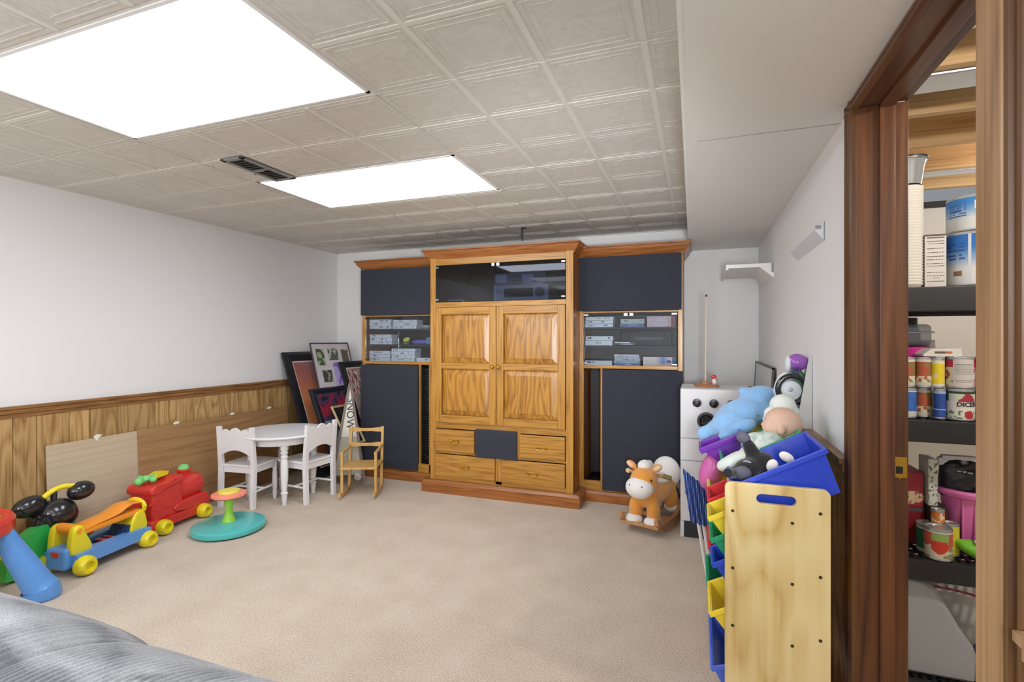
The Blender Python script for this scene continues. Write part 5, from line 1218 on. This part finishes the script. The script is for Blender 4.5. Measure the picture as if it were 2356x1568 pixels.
t = thing('flat_box', 'flat white box with an orange and dark band lying on the cans', 'box', (.682, 1.985, Z2+.2015), math.radians(2))
put('carton', MB().prism([(0, 0), (.102, 0), (.100, .026), (.022, .024), (.0, .006)], 0, .07), plain('box_white', '#dcdad6', .6), t)
put('band', MB().box(.03, .058, -.0008, 0, .009, .0155), plain('band_dark', '#5d5350', .6), t); put('band', MB().box(.058, .076, -.0008, 0, .009, .0155), plain('band_orange', '#c46a42', .6), t)
t = thing('pink_bowl', 'bright pink plastic bowl behind the cans on the second shelf', 'bowl', (.652, 2.14, Z2+.14))
put('bowl', MB().lathe([(0, -.139), (.05, -.139), (.07, .0), (.10, .09), (.098, .09), (.066, .0), (.0, -.01)], seg=36), plain('bowl_pink', '#d8369c', .4), t)
t = thing('clear_container', 'clear plastic clamshell container on the pink bowl', 'container', (.66, 2.15, Z2+.232))
put('container', MB().box(-.085, .085, -.06, .06, 0, .075, .015, seg=3), tinted('clear_plastic', '#a9b4c8', .55, .15), t); put('lid_rim', MB().box(-.09, .09, -.065, .065, .044, .05, .003), tinted('clear_rim', '#dfe6ee', .8, .15), t)
t = thing('plastic_bag', 'white crinkled plastic bag beside the clear container', 'bag', (.762, 2.19, Z2+.18))
put('bag', MB().shell(lambda u, v: (.032*(1-.4*v)*math.cos(2*PI*u)*(1+.2*nz(u*6, v*4, 2)), .03*math.sin(2*PI*u), -.179+.24*v+.02*nz(u*5, v*5, 3)), 24, 12, True), plain('bag_white', '#e8e8e8', .5), t)
t = thing('dark_jar', 'dark green jar at the back under the top shelf', 'jar', (.71, 2.32, Z2))
put('jar', MB().lathe([(0, 0), (.07, 0), (.075, .02), (.075, .28), (.065, .305), (.06, .31), (0, .31)], seg=28), plain('jar_olive', '#3c4030', .4, var=.5, vscale=40), t); put('lid', MB().lathe([(0, .31), (.066, .31), (.066, .335), (0, .335)], seg=28), M_BLACK, t)
# --- third shelf
def redtin(u, v):
    if v > .45: return mixc('#b03444', '#8f2434', nz(u*2, v*2, 1))
    if ((u-.5)/.5)**2+((v-.28)/.2)**2 < 1: return hx('#d9bfa0') if nz(u*9, v*8, 1, 3) > .42 else hx('#a36a44')
    return hx('#a02c38')
carton(.645, 2.10, Z3+.125, .078, .12, .118, 'red tin with a picture of biscuits standing on a plain red tin', redtin, '#9c2f3a', 30, 40, kind='biscuit_tin', cat='tin')
carton(.640, 2.10, Z3, .085, .13, .124, 'plain glossy red tin under the biscuit tin', lambda u, v: hx('#8c1c2a') if v < .88 else hx('#565560'), '#8c1c2a', 10, 20, kind='red_tin', cat='tin')
carton(.728, 2.08, Z3+.14, .026, .08, .155, 'tall white carton with a green leaf pattern on the third shelf', lambda u, v: hx('#5f6e5c') if nz(u*3, v*16, 1, 2) > .6 else hx('#d6d9d2'), '#cfd1ca', 10, 50)
carton(.728, 2.07, Z3, .05, .10, .1395, 'dark box standing behind the tomato can', lambda u, v: hx('#3a2a2c'), '#3a2a2c', 4, 6)
t = can(.738, 2.035, Z3+.092, .018, .052, 'small orange patterned cup on the green tin', lambda u, v: hx('#d8802f') if nz(u*8, v*3, 1, 5) > .42 else hx('#e6d9c4'), kind='paper_cup', cat='cup')
t = thing('pink_bucket', 'pink plastic bucket with a rim handle on the third shelf', 'bucket', (.85, 2.13, Z3))
BP = plain('bucket_pink', '#e87cc0', .35, coat=.1)
put('bucket', MB().lathe([(0, 0), (.05, 0), (.055, .01), (.066, .15), (.07, .19), (.066, .19), (.05, .02), (0, .015)], seg=36), BP, t)
put('rim', MB().lathe([(.068, .178), (.086, .18), (.09, .192), (.086, .2), (.066, .198)], seg=36), BP, t)
put('flute', MB().box(-.006, .006, -.070, -.055, .02, .17, .004).box(.028, .036, -.062, -.045, .02, .17, .004).box(-.036, -.028, -.062, -.045, .02, .17, .004), BP, t)
t = thing('black_bag', 'black shiny bag with a white folded top standing in the pink bucket', 'bag', (.828, 2.125, Z3+.17))
def bagf(w_, h, d, wob):
    def f(u, v):
        a = 2*PI*u; k = (1-.85*v**3)
        return (w_*math.cos(a)*(1-.08*v+.08*nz(u*5, v*5, 1.5)), d*math.sin(a)*k*(1+.3*nz(u*7, v*6, 2)), h*v+wob*nz(u*4, v*3, 2, 3))
    return f
put('bag', MB().shell(bagf(.055, .125, .035, .012), 40, 20, True), plain('bag_black', '#1d2029', .3, bump=.4, bscale=30), t)
put('folded_top', MB().box(-.05, .052, -.012, .012, .115, .136, .006).box(-.06, -.03, -.012, .01, .10, .128, .006), plain('bag_fold_white', '#d8d9e2', .4), t)
put('pale_print', MB().box(-.02, -.008, -.001, .001, 0, .004, M=T(0, -.040, .088)).box(-.004, .004, -.001, .001, -.002, .004, M=T(0, -.040, .088)).box(.008, .022, -.001, .001, -.004, .001, M=T(0, -.040, .088)), plain('print_pale', '#aab0c0', .5), t)
t = thing('bucket_clip', 'pale ribbon bow on the rim of the pink bucket', 'ribbon', (.90, 2.06, Z3+.165)); put('bow', MB().ell((-.012, 0, 0), (.014, .006, .008)).ell((.012, 0, .004), (.014, .006, .008)).ell((0, -.004, 0), .006), plain('ribbon_cream', '#dccabc', .6), t)
can(.722, 2.04, Z3, .04, .092, 'wide green tin behind the tomato can on the third shelf', lambda u, v: mixc('#1f6b4a', '#2f8058', nz(u*9, v*9, 1)) if .1 < v < .9 else hx('#c2cfc4'), lid='#c9ccd0')
can(.722, 1.988, Z3, .0365, .1, 'large tomato can at the front of the third shelf with a green and red label', lambda u, v: hx('#c9ccd0') if v > .93 else (hx('#c83c2c') if ((((u+.5) % 1)-.46)/.1)**2+((v-.48)/.3)**2 < 1 and v < .66 else (hx('#8fae5c') if v > .55 and abs(((u+.5) % 1)-.46) < .1 else (hx('#c65a48') if .35 < v and nz(u*8, v*4, 1) > .42 else (hx('#cdc9b4') if nz(u*9, v*9, 1, 4) > .4 else hx('#8a9468'))))), 60, 34)
can(.768, 2.03, Z3, .024, .105, 'yellow and green can beside the tomato can', lambda u, v: hx('#d9d43c') if abs(((u+.5) % 1)-.55) < .14 and v > .5 else (hx('#3f8a3c') if v > .5 else hx('#d4d63c')))
carton(.600, 2.0, Z3, .04, .05, .095, 'dark red and yellow box at the left front of the third shelf', lambda u, v: hx('#d9a43c') if u > .62 and v < .7 and nz(u*3, v*6, 1) > .3 else (hx('#7a2430') if v < .92 else hx('#c9c3b8')), '#7a2430', 10, 20)
t = thing('snack_bag', 'green and silver snack bag slumped at the right of the third shelf', 'bag', (.815, 2.0, Z3+.004), rot=(0, math.radians(18), math.radians(-12)))
put('bag', MB().shell(lambda u, v: (-.055+.15*v, .035*math.sin(PI*v)**.5*math.cos(2*PI*u), .03+.028*math.sin(2*PI*u)*math.sin(PI*max(.02, min(.98, v)))**.5+.006*nz(u*6, v*6, 2)), 28, 16, True), plain('bag_green', '#7fcf3c', .3, coat=.3), t)
put('label_patch', MB().shell(lambda u, v: (-.02+.07*v, -.03+.055*u, .061+.003*nz(u*4, v*4, 2)-.012*abs(u-.3)), 8, 8), plain('bag_silver', '#c9ccc8', .3), t)
# --- bottom shelf
t = thing('plastic_tote', 'large translucent grey plastic tote bag on the bottom shelf', 'tote', (.746, 2.08, Z4))
put('tote', MB().prism([(-.125, 0), (.08, 0), (.082, .07), (.072, .112), (.035, .168), (.0, .235), (-.03, .286), (-.06, .308), (-.125, .315)], -.09, .1, 'y'), plain('tote_grey', '#a9afb6', .45, var=.08, vscale=6), t).modifiers.new('bevel', 'BEVEL').width = .012
carton(.61, 2.21, Z4, .10, .1, .318, 'white carton with dark red lettering behind the grey tote', lambda u, v: hx('#c9c6c2'), '#c9c6c2', 3, 3)
_c = bpy.data.objects[-1] if False else [o for o in bpy.data.objects if o.get('label', '').startswith('white carton with dark red')][0]
mb = MB()
for k, (dx, wd) in enumerate(((.012, .008), (.024, .004), (.032, .008), (.045, .009), (.058, .004), (.067, .008), (.079, .008))): mb.box(dx, dx+wd, -.0016, -.0008, .292, .306)
put('dark_red_print', mb, plain('ink_maroon', '#6d2c34', .6), _c)
t = thing('zip_bag', 'clear zip bag with a red seal behind the grey tote', 'bag', (.845, 2.2, Z4))
put('bag', MB().shell(bagf(.085, .31, .03, .01), 36, 16, True), plain('zip_clear', '#dcdde0', .25), t); put('zip_seal', MB().tube([(-.075, -.036, .225), (0, -.040, .22), (.07, -.036, .205)], .004, 8, smooth=5), plain('zip_red', '#a8495a', .4), t)
t = thing('snack_bag', 'yellow-green snack bag edge at the right end of the bottom shelf', 'bag', (.872, 2.03, Z4)); put('bag', MB().shell(bagf(.035, .25, .03, .015), 28, 12, True), plain('bag_lime', '#b4cf34', .35), t)
put('purple_base', MB().box(-.034, .036, -.034, .034, 0, .10, .01), plain('bag_purple', '#4a36a0', .4), t)
